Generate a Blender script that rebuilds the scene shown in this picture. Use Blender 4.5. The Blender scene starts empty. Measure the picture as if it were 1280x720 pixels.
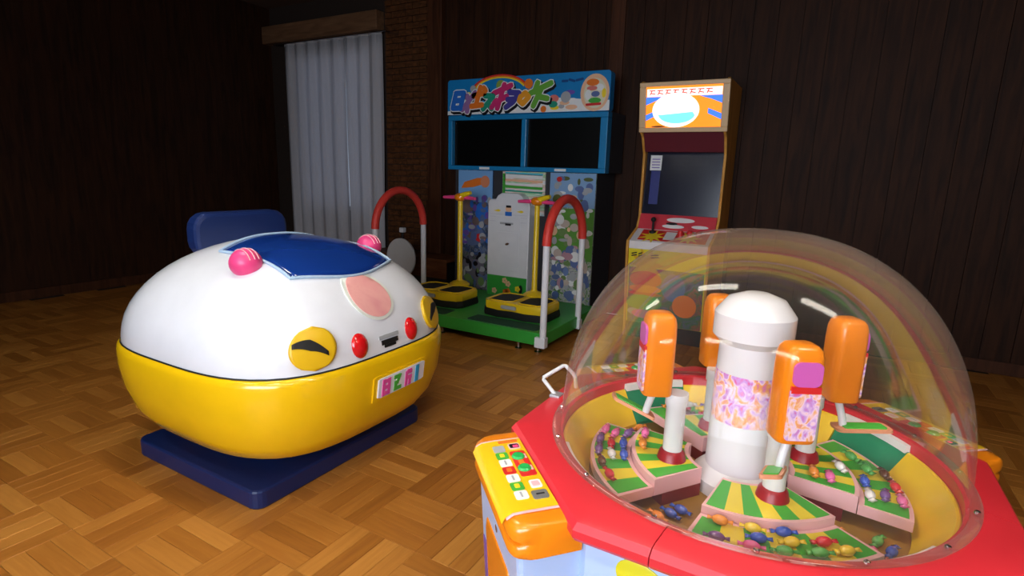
import bpy, math, random
from mathutils import Matrix, Vector
random.seed(7)
R = math.radians
C = bpy.context.scene.collection

# ------------------------------------------------------------------ camera
YAW = R(-29.54)
UX, UY = math.cos(YAW), math.sin(YAW)          # room x axis seen in the camera-aligned frame
def to_room(v): return Vector((v[0]*UX + v[1]*UY, -v[0]*UY + v[1]*UX, v[2]))
PITCH, ROLL, FPX = R(11.685), R(1.719), 692.0
CAM = Vector((2.702, -3.749, 1.40))
fwd0 = Vector((0, math.cos(PITCH), -math.sin(PITCH))); rt0 = Vector((1, 0, 0)); up0 = rt0.cross(fwd0)
rt = to_room(rt0*math.cos(ROLL) + up0*math.sin(ROLL)); up = to_room(up0*math.cos(ROLL) - rt0*math.sin(ROLL)); fw = to_room(fwd0)
cam_d = bpy.data.cameras.new('camera'); cam = bpy.data.objects.new('camera', cam_d); C.objects.link(cam)
m = Matrix((rt, up, -fw)).transposed().to_4x4(); m.translation = CAM
cam.matrix_world = m
cam_d.sensor_fit = 'HORIZONTAL'; cam_d.sensor_width = 36.0; cam_d.lens = FPX/1280*36; cam_d.clip_start = 0.05
bpy.context.scene.camera = cam
def pix(p):
    d = Vector(p) - CAM; z = d.dot(fw)
    return (640 + FPX*d.dot(rt)/z, 360 - FPX*d.dot(up)/z, z)

# ------------------------------------------------------------------ world, lights, exposure
vs = bpy.context.scene.view_settings
vs.view_transform = 'Standard'; vs.look = 'None'; vs.gamma = 1.0; vs.use_curve_mapping = False; vs.exposure = -0.22
w = bpy.data.worlds.new('world'); bpy.context.scene.world = w; w.use_nodes = True
bg = w.node_tree.nodes['Background']; bg.inputs[0].default_value = (0.74, 0.84, 1.0, 1); bg.inputs[1].default_value = 0.6
def area(name, loc, rot, sx, sy, power, col):
    l = bpy.data.lights.new(name, 'AREA'); l.shape = 'RECTANGLE'; l.size = sx; l.size_y = sy; l.energy = power; l.color = col
    o = bpy.data.objects.new(name, l); C.objects.link(o); o.location = loc; o.rotation_euler = rot
    return o
# daylight entering by the window behind the camera
area('window_daylight', (2.3, -5.78, 1.75), (R(90), 0, 0), 2.7, 1.6, 205, (0.88, 0.93, 1.0))
LAMP_STRENGTH = 58.0
LZ = 2.75

# ------------------------------------------------------------------ materials
def s2l(c):
    return tuple(((x/255.0)/12.92 if x/255.0 <= 0.04045 else ((x/255.0+0.055)/1.055)**2.4) for x in c)
MATS = {}
def mat(name, rgb, rough=0.45, metal=0.0, vary=0.06, scale=9.0, coat=0.0, emit=0.0, bump=0.0, spec=0.5):
    if name in MATS: return MATS[name]
    mt = bpy.data.materials.new(name); mt.use_nodes = True; nt = mt.node_tree; b = nt.nodes['Principled BSDF']
    c = s2l(rgb)
    tc = nt.nodes.new('ShaderNodeTexCoord'); n = nt.nodes.new('ShaderNodeTexNoise'); n.inputs['Scale'].default_value = scale; n.inputs['Detail'].default_value = 4
    nt.links.new(tc.outputs['Object'], n.inputs['Vector'])
    mx = nt.nodes.new('ShaderNodeMix'); mx.data_type = 'RGBA'
    mx.inputs[6].default_value = tuple(x*(1-vary) for x in c)+(1,); mx.inputs[7].default_value = tuple(min(1, x*(1+vary)) for x in c)+(1,)
    nt.links.new(n.outputs['Fac'], mx.inputs[0]); nt.links.new(mx.outputs[2], b.inputs['Base Color'])
    b.inputs['Roughness'].default_value = rough; b.inputs['Metallic'].default_value = metal
    b.inputs['Coat Weight'].default_value = coat; b.inputs['Coat Roughness'].default_value = 0.06
    b.inputs['Specular IOR Level'].default_value = spec
    if emit:
        nt.links.new(mx.outputs[2], b.inputs['Emission Color']); b.inputs['Emission Strength'].default_value = emit
    if bump:
        bp = nt.nodes.new('ShaderNodeBump'); bp.inputs['Strength'].default_value = bump; bp.inputs['Distance'].default_value = 0.01
        nt.links.new(n.outputs['Fac'], bp.inputs['Height']); nt.links.new(bp.outputs['Normal'], b.inputs['Normal'])
    MATS[name] = mt; return mt
def ramp_mat(name, cols, scale=(6, 6, 6), rough=0.4, distort=1.2, emit=0.0, detail=2.0):
    """mottled flat print: noise driven palette"""
    if name in MATS: return MATS[name]
    mt = bpy.data.materials.new(name); mt.use_nodes = True; nt = mt.node_tree; b = nt.nodes['Principled BSDF']
    tc = nt.nodes.new('ShaderNodeTexCoord'); mp = nt.nodes.new('ShaderNodeMapping'); mp.inputs['Scale'].default_value = scale
    n = nt.nodes.new('ShaderNodeTexNoise'); n.inputs['Scale'].default_value = 1.0; n.inputs['Detail'].default_value = detail; n.inputs['Distortion'].default_value = distort
    cr = nt.nodes.new('ShaderNodeValToRGB'); cr.color_ramp.interpolation = 'LINEAR'
    el = cr.color_ramp.elements
    while len(el) < len(cols): el.new(0.5)
    for i, c in enumerate(cols):
        el[i].position = 0.28 + 0.44*i/(len(cols)-1); el[i].color = s2l(c)+(1,)
    nt.links.new(tc.outputs['Object'], mp.inputs[0]); nt.links.new(mp.outputs[0], n.inputs['Vector'])
    nt.links.new(n.outputs['Fac'], cr.inputs[0]); nt.links.new(cr.outputs[0], b.inputs['Base Color'])
    b.inputs['Roughness'].default_value = rough
    if emit: nt.links.new(cr.outputs[0], b.inputs['Emission Color']); b.inputs['Emission Strength'].default_value = emit
    MATS[name] = mt; return mt
def wood_mat(name, dark, light, stretch=(14, 14, 1.2), rough=0.6, bump=0.2):
    mt = bpy.data.materials.new(name); mt.use_nodes = True; nt = mt.node_tree; b = nt.nodes['Principled BSDF']
    tc = nt.nodes.new('ShaderNodeTexCoord'); mp = nt.nodes.new('ShaderNodeMapping'); mp.inputs['Scale'].default_value = stretch
    oi = nt.nodes.new('ShaderNodeObjectInfo')
    ad = nt.nodes.new('ShaderNodeVectorMath'); ad.operation = 'ADD'
    n = nt.nodes.new('ShaderNodeTexNoise'); n.inputs['Scale'].default_value = 1.6; n.inputs['Detail'].default_value = 6; n.inputs['Distortion'].default_value = 0.8
    cr = nt.nodes.new('ShaderNodeValToRGB')
    cr.color_ramp.elements[0].position = 0.3; cr.color_ramp.elements[0].color = s2l(dark)+(1,)
    cr.color_ramp.elements[1].position = 0.72; cr.color_ramp.elements[1].color = s2l(light)+(1,)
    nt.links.new(tc.outputs['Object'], ad.inputs[0]); nt.links.new(oi.outputs['Random'], ad.inputs[1])
    nt.links.new(ad.outputs[0], mp.inputs[0]); nt.links.new(mp.outputs[0], n.inputs['Vector'])
    nt.links.new(n.outputs['Fac'], cr.inputs[0]); nt.links.new(cr.outputs[0], b.inputs['Base Color'])
    bp = nt.nodes.new('ShaderNodeBump'); bp.inputs['Strength'].default_value = bump; bp.inputs['Distance'].default_value = 0.01
    nt.links.new(n.outputs['Fac'], bp.inputs['Height']); nt.links.new(bp.outputs['Normal'], b.inputs['Normal'])
    b.inputs['Roughness'].default_value = rough; b.inputs['Specular IOR Level'].default_value = 0.18
    MATS[name] = mt; return mt
def parquet_mat():
    mt = bpy.data.materials.new('parquet_oak'); mt.use_nodes = True; nt = mt.node_tree; b = nt.nodes['Principled BSDF']
    uv = nt.nodes.new('ShaderNodeUVMap'); uv.uv_map = 'grain'
    at = nt.nodes.new('ShaderNodeAttribute'); at.attribute_name = 'tone'
    mp = nt.nodes.new('ShaderNodeMapping'); mp.inputs['Scale'].default_value = (5, 60, 1)
    n = nt.nodes.new('ShaderNodeTexNoise'); n.inputs['Scale'].default_value = 1.0; n.inputs['Detail'].default_value = 5; n.inputs['Distortion'].default_value = 0.6
    cr = nt.nodes.new('ShaderNodeValToRGB')
    for i, (p, c) in enumerate(((0.0, (120, 68, 20)), (0.5, (158, 99, 36)), (1.0, (190, 130, 58)))):
        e = cr.color_ramp.elements[i] if i < 2 else cr.color_ramp.elements.new(1.0)
        e.position = p; e.color = s2l(c)+(1,)
    mr = nt.nodes.new('ShaderNodeMath'); mr.operation = 'MULTIPLY_ADD'; mr.inputs[1].default_value = 0.55; 
    nt.links.new(n.outputs['Fac'], mr.inputs[0])
    sub = nt.nodes.new('ShaderNodeMath'); sub.operation = 'SUBTRACT'; sub.inputs[1].default_value = 0.27
    nt.links.new(at.outputs['Fac'], sub.inputs[0]); nt.links.new(sub.outputs[0], mr.inputs[2])
    nt.links.new(uv.outputs[0], mp.inputs[0]); nt.links.new(mp.outputs[0], n.inputs['Vector'])
    nt.links.new(mr.outputs[0], cr.inputs[0]); nt.links.new(cr.outputs[0], b.inputs['Base Color'])
    bp = nt.nodes.new('ShaderNodeBump'); bp.inputs['Strength'].default_value = 0.12; bp.inputs['Distance'].default_value = 0.004
    nt.links.new(n.outputs['Fac'], bp.inputs['Height']); nt.links.new(bp.outputs['Normal'], b.inputs['Normal'])
    b.inputs['Roughness'].default_value = 0.42; b.inputs['Specular IOR Level'].default_value = 0.35
    return mt
def clear_mat(name, tint, haze, gloss_boost=0.0):
    """thin clear acrylic: transparent with Fresnel gloss and a little milky diffuse"""
    mt = bpy.data.materials.new(name); mt.use_nodes = True; nt = mt.node_tree; nt.nodes.clear()
    out = nt.nodes.new('ShaderNodeOutputMaterial'); tr = nt.nodes.new('ShaderNodeBsdfTransparent'); tr.inputs[0].default_value = tint+(1,)
    gl = nt.nodes.new('ShaderNodeBsdfGlossy'); gl.inputs['Roughness'].default_value = 0.06; gl.inputs[0].default_value = (1, 1, 1, 1)
    df = nt.nodes.new('ShaderNodeBsdfDiffuse'); df.inputs[0].default_value = (0.75, 0.62, 0.55, 1)
    lw = nt.nodes.new('ShaderNodeLayerWeight'); lw.inputs[0].default_value = 0.25
    no = nt.nodes.new('ShaderNodeTexNoise'); no.inputs['Scale'].default_value = 3.0
    mu = nt.nodes.new('ShaderNodeMath'); mu.operation = 'MULTIPLY'
    mul = nt.nodes.new('ShaderNodeMath'); mul.operation = 'MULTIPLY'; mul.inputs[1].default_value = haze
    nt.links.new(lw.outputs['Facing'], mul.inputs[0]); nt.links.new(mul.outputs[0], mu.inputs[0])
    nt.links.new(no.outputs['Fac'], mu.inputs[1])
    m1 = nt.nodes.new('ShaderNodeMixShader'); m2 = nt.nodes.new('ShaderNodeMixShader')
    nt.links.new(mu.outputs[0], m1.inputs[0]); nt.links.new(tr.outputs[0], m1.inputs[1]); nt.links.new(df.outputs[0], m1.inputs[2])
    fr0 = nt.nodes.new('ShaderNodeFresnel'); fr0.inputs[0].default_value = 1.4
    fr = nt.nodes.new('ShaderNodeMath'); fr.operation = 'MULTIPLY'; fr.inputs[1].default_value = 0.36; nt.links.new(fr0.outputs[0], fr.inputs[0])
    nt.links.new(fr.outputs[0], m2.inputs[0]); nt.links.new(m1.outputs[0], m2.inputs[1]); nt.links.new(gl.outputs[0], m2.inputs[2])
    nt.links.new(m2.outputs[0], out.inputs[0]); MATS[name] = mt; return mt

# ------------------------------------------------------------------ mesh helpers
class MB:
    def __init__(s): s.v = []; s.f = []
    def add(s, vs_, fs): 
        o = len(s.v); s.v += [tuple(v) for v in vs_]; s.f += [tuple(i+o for i in f) for f in fs]; return s
    def box(s, x0, x1, y0, y1, z0, z1):
        return s.add([(x0,y0,z0),(x1,y0,z0),(x1,y1,z0),(x0,y1,z0),(x0,y0,z1),(x1,y0,z1),(x1,y1,z1),(x0,y1,z1)],
              [(0,3,2,1),(4,5,6,7),(0,1,5,4),(1,2,6,5),(2,3,7,6),(3,0,4,7)])
    def loft(s, rings, cap0=True, cap1=True, closed=True):
        n = len(rings[0]); vs_ = [p for r in rings for p in r]; fs = []
        for k in range(len(rings)-1):
            for i in range(n if closed else n-1):
                j = (i+1) % n; fs.append((k*n+i, k*n+j, (k+1)*n+j, (k+1)*n+i))
        if cap0: fs.append(tuple(reversed(range(n))))
        if cap1: fs.append(tuple(range((len(rings)-1)*n, len(rings)*n)))
        return s.add(vs_, fs)
    def prism(s, poly, a, b, axis='z'):
        """poly in plane extruded; axis z:(x,y) y:(x,z) x:(y,z)"""
        f = {'z': lambda p, h: (p[0], p[1], h), 'y': lambda p, h: (p[0], h, p[1]), 'x': lambda p, h: (h, p[0], p[1])}[axis]
        if axis == 'y': poly = list(reversed(poly))
        return s.loft([[f(p, a) for p in poly], [f(p, b) for p in poly]])
    def lathe(s, prof, n=32, cx=0, cy=0, cap0=True, cap1=True):
        return s.loft([[(cx+r*math.cos(2*math.pi*i/n), cy+r*math.sin(2*math.pi*i/n), z) for i in range(n)] for r, z in prof], cap0, cap1)
    def tube(s, pts, r, n=12, closed=False):
        pts = [Vector(p) for p in pts]; rings = []; prev = None
        for i, p in enumerate(pts):
            if closed: t = pts[(i+1) % len(pts)] - pts[i-1]
            else: t = pts[min(i+1, len(pts)-1)] - pts[max(i-1, 0)]
            t.normalize()
            if prev is None:
                a = Vector((0, 0, 1)) if abs(t.z) < 0.9 else Vector((1, 0, 0)); e = t.cross(a).normalized()
            else: e = (prev - t*prev.dot(t)).normalized()
            prev = e; g = t.cross(e)
            rr = r[i] if isinstance(r, (list, tuple)) else r
            rings.append([tuple(p + (e*math.cos(2*math.pi*k/n) + g*math.sin(2*math.pi*k/n))*rr) for k in range(n)])
        if closed: rings.append(rings[0])
        return s.loft(rings, not closed, not closed)
    def ball(s, c, rx, ry=None, rz=None, n=16, mm=10):
        ry = ry or rx; rz = rz or rx
        prof = [(math.sin(math.pi*k/mm), -math.cos(math.pi*k/mm)) for k in range(1, mm)]
        rings = [[(c[0]+rx*q*math.cos(2*math.pi*i/n), c[1]+ry*q*math.sin(2*math.pi*i/n), c[2]+rz*z) for i in range(n)] for q, z in prof]
        o = len(s.v); s.loft(rings, False, False)
        b = len(s.v); s.v += [(c[0], c[1], c[2]-rz), (c[0], c[1], c[2]+rz)]
        k = o+(len(rings)-1)*n
        for i in range(n): s.f += [(b, o+(i+1) % n, o+i), (b+1, k+i, k+(i+1) % n)]
        return s
    def fpoly(s, F, poly, h0, h1):
        """flat polygon in frame F=(origin, ex, ey), extruded along the normal from h0 to h1"""
        o, ex, ey = F; nn = ex.cross(ey)
        return s.loft([[o+ex*a+ey*b+nn*h0 for a, b in poly], [o+ex*a+ey*b+nn*h1 for a, b in poly]])
    def strokes(s, F, lines, wd, h0, h1, ox=0, oy=0, sx=1, sy=1, shear=0):
        nseg = 0
        for ln in lines:
            q = [Vector((ox+a*sx+b*sy*shear, oy+b*sy)) for a, b in ln]
            for A, B in zip(q[:-1], q[1:]):
                d = (B-A); L = d.length or 1e-6; d = d/L; p = Vector((-d.y, d.x))*wd/2; e = d*wd*0.4
                nseg += 1; s.fpoly(F, [A-e-p*.6, A-p, B-p, B+e-p*.6, B+e+p*.6, B+p, A+p, A-e+p*.6], h0, h1+nseg*0.00012)
        return s
    def xf(s, M): s.v = [tuple(M @ Vector(v)) for v in s.v]; return s
    def mesh(s, name):
        me = bpy.data.meshes.new(name); me.from_pydata(s.v, [], s.f); me.update(); return me
def obj(name, mb, material, parent=None, smooth=False, bevel=0.0, seg=2):
    me = mb.mesh(name) if isinstance(mb, MB) else mb
    o = bpy.data.objects.new(name, me); C.objects.link(o)
    if material and not me.materials: me.materials.append(material)
    if smooth:
        me.shade_smooth()
        try: me.set_sharp_from_angle(angle=R(smooth if smooth > 1 else 40))
        except Exception: pass
    if bevel:
        b = o.modifiers.new('bevel', 'BEVEL'); b.width = bevel; b.segments = seg; b.limit_method = 'ANGLE'; b.angle_limit = R(40); b.harden_normals = False
    if parent: o.parent = parent
    return o
def tag(o, label, cat, group=None):
    o['label'] = label; o['category'] = cat
    if group: o['group'] = group
    return o
def thing(name, label, cat, loc=(0, 0, 0), rz=0.0, group=None):
    o = bpy.data.objects.new(name, None); C.objects.link(o); o.location = loc; o.rotation_euler = (0, 0, rz); o.empty_display_size = 0.1
    return tag(o, label, cat, group)
def struct(name, mb, material, parent=None, **k):
    o = obj(name, mb, material, parent, **k); o['kind'] = 'structure'; return o
def ell(cx, cy, rx, ry, n=24, rot=0.0):
    c, s_ = math.cos(rot), math.sin(rot); out = []
    for i in range(n):
        a = rx*math.cos(2*math.pi*i/n); b = ry*math.sin(2*math.pi*i/n); out.append((cx+a*c-b*s_, cy+a*s_+b*c))
    return out
def rect(x0, x1, y0, y1): return [(x0, y0), (x1, y0), (x1, y1), (x0, y1)]
def rrect(x0, x1, y0, y1, r, n=4):
    out = []
    for cx, cy, a0 in ((x1-r, y0+r, -90), (x1-r, y1-r, 0), (x0+r, y1-r, 90), (x0+r, y0+r, 180)):
        for k in range(n+1):
            a = R(a0+90*k/n); out.append((cx+r*math.cos(a), cy+r*math.sin(a)))
    return out
def star(cx, cy, r1, r2, n, sx=1.0, rot=0.0):
    return [(cx+(r1 if i % 2 == 0 else r2)*math.cos(rot+math.pi*i/n)*sx, cy+(r1 if i % 2 == 0 else r2)*math.sin(rot+math.pi*i/n)) for i in range(2*n)]
def starpoly(mb, F, cx, cy, r1, r2, n, h0, h1, sx=1.0):
    p = star(cx, cy, r1, r2, n, sx); mb.fpoly(F, p[1::2], h0, h1)
    for i in range(n): mb.fpoly(F, [p[2*i-1], p[2*i], p[2*i+1]], h0, h1)
    return mb
def front(x, y, z): return (Vector((x, y, z)), Vector((1, 0, 0)), Vector((0, 0, 1)))   # plane facing -y
def decal(name, F, poly, material, parent, h=0.0015, h0=-0.0005):
    return obj(name, MB().fpoly(F, poly, h0, h), material, parent)

# palette
WHITE = mat('white_plastic', (226, 226, 228), 0.35, coat=0.2)
GREY = mat('dark_grey_laminate', (50, 50, 54), 0.5)
BLACK = mat('black_rubber', (14, 13, 13), 0.7)
BLACKG = mat('black_screen_glass', (7, 8, 7), 0.32, spec=0.25)
BLUE = mat('blue_lacquer', (24, 128, 182), 0.35, coat=0.2)
GREEN = mat('green_lacquer', (52, 158, 58), 0.4)
DGREEN = mat('dark_green_mat', (20, 72, 52), 0.8, bump=0.3, scale=80)
YEL = mat('yellow_plastic', (238, 200, 24), 0.35, coat=0.2)
DYEL = mat('golden_yellow_plastic', (226, 180, 22), 0.35)
REDF = mat('red_foam', (214, 58, 46), 0.55)
CHROME = mat('chrome', (200, 200, 205), 0.2, metal=1.0)
PINK = mat('pink_plastic', (232, 70, 130), 0.35)
ORANGE = mat('orange_plastic', (238, 134, 20), 0.28, coat=0.4)
RED = mat('red_plastic', (212, 44, 54), 0.38, coat=0.15)
PALEPINK = mat('pale_pink_plastic', (238, 188, 190), 0.4)
PRED = mat('print_red', (214, 40, 40), 0.4); PORANGE = mat('print_orange', (236, 120, 36), 0.4); PGREEN = mat('print_green', (70, 170, 60), 0.4)
PWHITE = mat('print_white', (236, 236, 232), 0.4); PBLUE = mat('print_blue', (40, 110, 200), 0.4); PPURPLE = mat('print_purple', (110, 80, 170), 0.4)
PYEL = mat('print_yellow', (244, 214, 40), 0.4); PBLACK = mat('print_black', (18, 18, 24), 0.4); PCYAN = mat('print_cyan', (90, 200, 220), 0.4)
PMAG = mat('print_magenta', (226, 80, 160), 0.4); PTEAL = mat('print_teal', (34, 150, 120), 0.4); PGREY = mat('print_grey', (168, 170, 172), 0.4)
PPEACH = mat('print_peach', (240, 190, 150), 0.4); PSKY = mat('print_sky', (120, 170, 220), 0.4)
DWOOD = wood_mat('dark_stained_wood', (34, 17, 7), (60, 32, 14), rough=0.65)
PILLARW = wood_mat('brown_pillar_wood', (56, 30, 16), (84, 48, 28), rough=0.55)
BENCHW = wood_mat('bench_wood', (84, 46, 24), (116, 68, 38), (1.5, 12, 12), rough=0.5)
BEAMW = wood_mat('beam_wood', (96, 66, 44), (126, 92, 64), (1.5, 12, 12), rough=0.6)
GOLDWOOD = wood_mat('golden_wood_edge', (196, 134, 52), (222, 164, 80), rough=0.5, bump=0.05)
BRICKM = wood_mat('brown_brick', (60, 35, 17), (104, 62, 32), (9, 9, 16), rough=0.85, bump=0.6)

# ------------------------------------------------------------------ the room
XL, XR, YF, YB, ZC = -4.3, 4.4, -5.6, 1.65, 3.5
# floor: parquet in basket-weave squares of four strips
PQ = parquet_mat()
S, NS = 0.30, 4
BW = S/NS; U0, V0 = 0.01, -2.02
floor = struct('floor', MB().box(XL, XR, YF, YB, -0.12, -0.006), mat('floor_bitumen', (40, 26, 16), 0.9))
def plank_mb(cx, cy, along_y, gap=0.0007, top=0.0):
    L, W_ = S/2-gap, BW/2-gap; b = 0.0015
    hx, hy = (W_, L) if along_y else (L, W_)
    q = lambda h, z: [(cx-hx+h, cy-hy+h, z), (cx+hx-h, cy-hy+h, z), (cx+hx-h, cy+hy-h, z), (cx-hx+h, cy+hy-h, z)]
    return [q(0, -0.006), q(0, top-b), q(b, top)]
def set_attr(me, tones, uvs):
    a = me.attributes.new('tone', 'FLOAT', 'FACE'); a.data.foreach_set('value', tones)
    u = me.uv_layers.new(name='grain'); u.data.foreach_set('uv', uvs)
def build_planks(items, name):
    mb = MB(); tones = []; uvs = []
    for (cx, cy, al, tone, off) in items:
        f0 = len(mb.f); mb.loft(plank_mb(cx, cy, al), False, True)
        for f in mb.f[f0:]:
            tones.append(tone)
            for i in f:
                x, y, z = mb.v[i]; x -= cx; y -= cy
                if al: x, y = y, x
                uvs += [x+off, y+off*3.7]
    me = mb.mesh(name); me.materials.append(PQ); set_attr(me, tones, uvs); return me
allp = []
for i in range(int((XL-U0)//S), int((XR-U0)//S)+1):
    for j in range(int((YF-V0)//S), int((YB-V0)//S)+1):
        bx, by = U0+i*S, V0+j*S; al = (i+j) % 2 == 0
        bt = random.random()
        for k in range(NS):
            cx, cy = (bx+BW*(k+.5), by+S/2) if al else (bx+S/2, by+BW*(k+.5))
            if not (XL+.02 < cx < XR-.02 and YF+.02 < cy < YB-.02): continue
            allp.append((cx, cy, al, min(1, max(0, 0.22+0.18*bt+0.5*random.random())), random.random()*9))
def seen_size(p):
    x, y, z = pix((p[0], p[1], 0))
    if z < 0.3 or not (434 < x < 724 and 405 < y < 728): return 0
    dx, dy = p[0]-2.563, p[1]+2.207
    if math.hypot(dx, dy) < 0.62: return 0
    if p[0] < 0.85 and -2.4 < p[1] < -1.45: return 0
    return 1.0/z
allp.sort(key=seen_size, reverse=True)
near = [p for p in allp[:300] if seen_size(p) > 0]; rest = allp[len(near):]
var = {}
for (cx, cy, al, tone, off) in near:
    key = (al, int(tone*7.99))
    if key not in var: var[key] = build_planks([(0, 0, al, (key[1]+.5)/8, off)], 'plank')
    o = bpy.data.objects.new('plank', var[key]); C.objects.link(o); o.location = (cx, cy, 0); o.parent = floor
fld = obj('plank_field', build_planks(rest, 'plank_field'), None, floor); fld['kind'] = 'stuff'

# back wall: dark board wall, brick bay and a curtained window
WX0, WX1, WZ0, WZ1 = -3.75, -2.42, 0.85, 2.85
wb = MB().box(XL-.2, WX0, YB, YB+.2, 0, ZC).box(WX0, WX1, YB, YB+.2, 0, WZ0).box(WX0, WX1, YB, YB+.2, WZ1, ZC).box(WX1, XR+.2, YB, YB+.2, 0, ZC)
wall_back = struct('wall_back', wb, mat('dark_mortar', (44, 30, 20), 0.9, bump=0.5, scale=40))
pl = None; x = -1.30
i = 0
while x < XR-0.02:
    wdt = min(0.19, XR-x)
    if pl is None: pl = MB().box(0.002, 0.188, -0.022, 0, 0.10, ZC).mesh('plank'); pl.materials.append(DWOOD)
    o = bpy.data.objects.new('plank', pl); C.objects.link(o); o.location = (x, YB-0.001*(i % 3), 0); o.scale = (wdt/0.19, 1, 1); o.parent = wall_back
    x += 0.19; i += 1
bme = MB().box(0.004, 0.206, -0.03, 0.0, 0.004, 0.066).mesh('brick'); bme.materials.append(BRICKM)
bme2 = MB().box(0.004, 0.101, -0.03, 0.0, 0.004, 0.066).mesh('brick'); bme2.materials.append(BRICKM)
row = 0; z = 0.0
bricks = []
while z < 3.3:
    x = -2.19+(0.0 if row % 2 == 0 else -0.105)
    while x < -1.52:
        half = (row % 2 == 1 and x < -2.2)
        bricks.append((max(x, -2.19), z, bme2 if half or x > -1.6-0.06 else bme)); x += 0.21
    z += 0.07; row += 1
for (x, z, me) in bricks[:300]:
    o = bpy.data.objects.new('brick', me); C.objects.link(o); o.location = (x, YB+random.uniform(0, .008), z); o.parent = wall_back
# pillars, beam, baseboards
struct('trim_1', MB().box(-1.50, -1.30, YB-0.10, YB, 0, ZC), PILLARW, bevel=0.008)
struct('trim_2', MB().box(0.66, 0.80, YB-0.045, YB-.0, 0, ZC), PILLARW, bevel=0.008)
struct('trim_3', MB().box(XL, -2.22, YB-0.14, YB, 3.02, 3.24), BEAMW, bevel=0.01)
struct('baseboard_back', MB().box(1.07, XR, YB-0.035, YB, 0, 0.10), PILLARW, bevel=0.004)
# window 1 behind the curtain
fr = MB()
for a in ((WX0, WX1, WZ0, WZ0+.05), (WX0, WX1, WZ1-.05, WZ1), (WX0, WX0+.05, WZ0, WZ1), (WX1-.05, WX1, WZ0, WZ1), ((WX0+WX1)/2-.025, (WX0+WX1)/2+.025, WZ0, WZ1)):
    fr.box(a[0], a[1], YB+.06, YB+.12, a[2], a[3])
PANE = clear_mat('window_glass', (0.95, 0.97, 1.0), 0.05)
w1 = struct('window_1', fr, mat('white_window_frame', (210, 212, 215), 0.4))
for a, b in ((WX0+.05, (WX0+WX1)/2-.025), ((WX0+WX1)/2+.025, WX1-.05)):
    obj('pane', MB().box(a, b, YB+.085, YB+.09, WZ0+.05, WZ1-.05), PANE, w1)
# curtain: two hanging widths
CURT = mat('pale_curtain_cloth', (214, 210, 210), 0.9, bump=0.2, scale=60)
nt = CURT.node_tree; b = nt.nodes['Principled BSDF']
tl = nt.nodes.new('ShaderNodeBsdfTranslucent'); tl.inputs[0].default_value = (0.82, 0.84, 0.92, 1); mxs = nt.nodes.new('ShaderNodeMixShader'); mxs.inputs[0].default_value = 0.35
o_ = nt.nodes['Material Output']; nt.links.new(b.outputs[0], mxs.inputs[1]); nt.links.new(tl.outputs[0], mxs.inputs[2]); nt.links.new(mxs.outputs[0], o_.inputs[0])
def curtain(x0, x1, label):
    n = int((x1-x0)/0.012); rings = []
    for z in [0.12+2.86*k/12 for k in range(13)]:
        fl = 0.020+0.010*(1-z/3)
        rings.append([(x0+(x1-x0)*i/n+0.01*math.sin(z*2+i), 1.575+fl*math.sin(2*math.pi*(x0+(x1-x0)*i/n)/0.21+0.5*math.sin(z*1.1)+1.2*math.sin(3.1*(x0+(x1-x0)*i/n))), z) for i in range(n+1)])
    mb = MB().loft(rings, False, False, False)
    t = thing('curtain', label, 'curtain', (0, 0, 0))
    o = obj('cloth', mb, CURT, t, smooth=80)
    sd = o.modifiers.new('thick', 'SOLIDIFY'); sd.thickness = 0.003
    obj('hem', MB().loft([[(p[0], p[1]-.004, p[2]) for p in rings[-1]], [(p[0], p[1]-.004, p[2]+.03) for p in rings[-1]]], False, False, False), CURT, t)
    return t
curtain(-2.78, -2.20, 'pale grey-blue curtain hanging beside the brown brick bay')
curtain(-3.95, -2.80, 'wider pale curtain hanging in front of the window glass')
rod = thing('curtain_rod', 'thin metal curtain rod under the wooden beam', 'rod', (0, 0, 0))
obj('rod', MB().tube([(-4.1, 1.535, 3.0), (-2.1, 1.535, 3.0)], 0.009), CHROME, rod, smooth=True)
for xx in (-4.05, -2.13): obj('bracket', MB().box(xx-.012, xx+.012, 1.535, 1.655, 2.99, 3.010), CHROME, rod)

# other walls, ceiling
def board_wall(name, horizontal_pts, axis):
    pass
wl = struct('wall_left', MB().box(XL-.2, XL, YF-.2, YB, 0, ZC), DWOOD)
wr = struct('wall_right', MB().box(XR, XR+.2, YF-.2, YB, 0, ZC), DWOOD)
FX0, FX1, FZ0, FZ1 = 0.8, 3.8, 0.85, 2.6
struct('wall_front', MB().box(XL, FX0, YF-.2, YF, 0, ZC).box(FX1, XR, YF-.2, YF, 0, ZC).box(FX0, FX1, YF-.2, YF, 0, FZ0).box(FX0, FX1, YF-.2, YF, FZ1, ZC), DWOOD)
fr = MB()
for a in ((FX0, FX1, FZ0, FZ0+.06), (FX0, FX1, FZ1-.06, FZ1), (FX0, FX0+.06, FZ0, FZ1), (FX1-.06, FX1, FZ0, FZ1), (2.27, 2.33, FZ0, FZ1)):
    fr.box(a[0], a[1], YF-.12, YF-.05, a[2], a[3])
w2 = struct('window_2', fr, MATS['white_window_frame'])
for a, b in ((FX0+.06, 2.27), (2.33, FX1-.06)): obj('pane', MB().box(a, b, YF-.09, YF-.085, FZ0+.06, FZ1-.06), PANE, w2)
ceiling = struct('ceiling', MB().box(XL-.2, XR+.2, YF-.2, YB+.2, ZC, ZC+.15), mat('brown_ceiling_boards', (92, 66, 46), 0.8))
struct('baseboard_left', MB().box(XL, XL+.03, YF, YB, 0, 0.1), PILLARW)
struct('baseboard_right', MB().box(XR-.03, XR, YF, YB, 0, 0.1), PILLARW)
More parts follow.
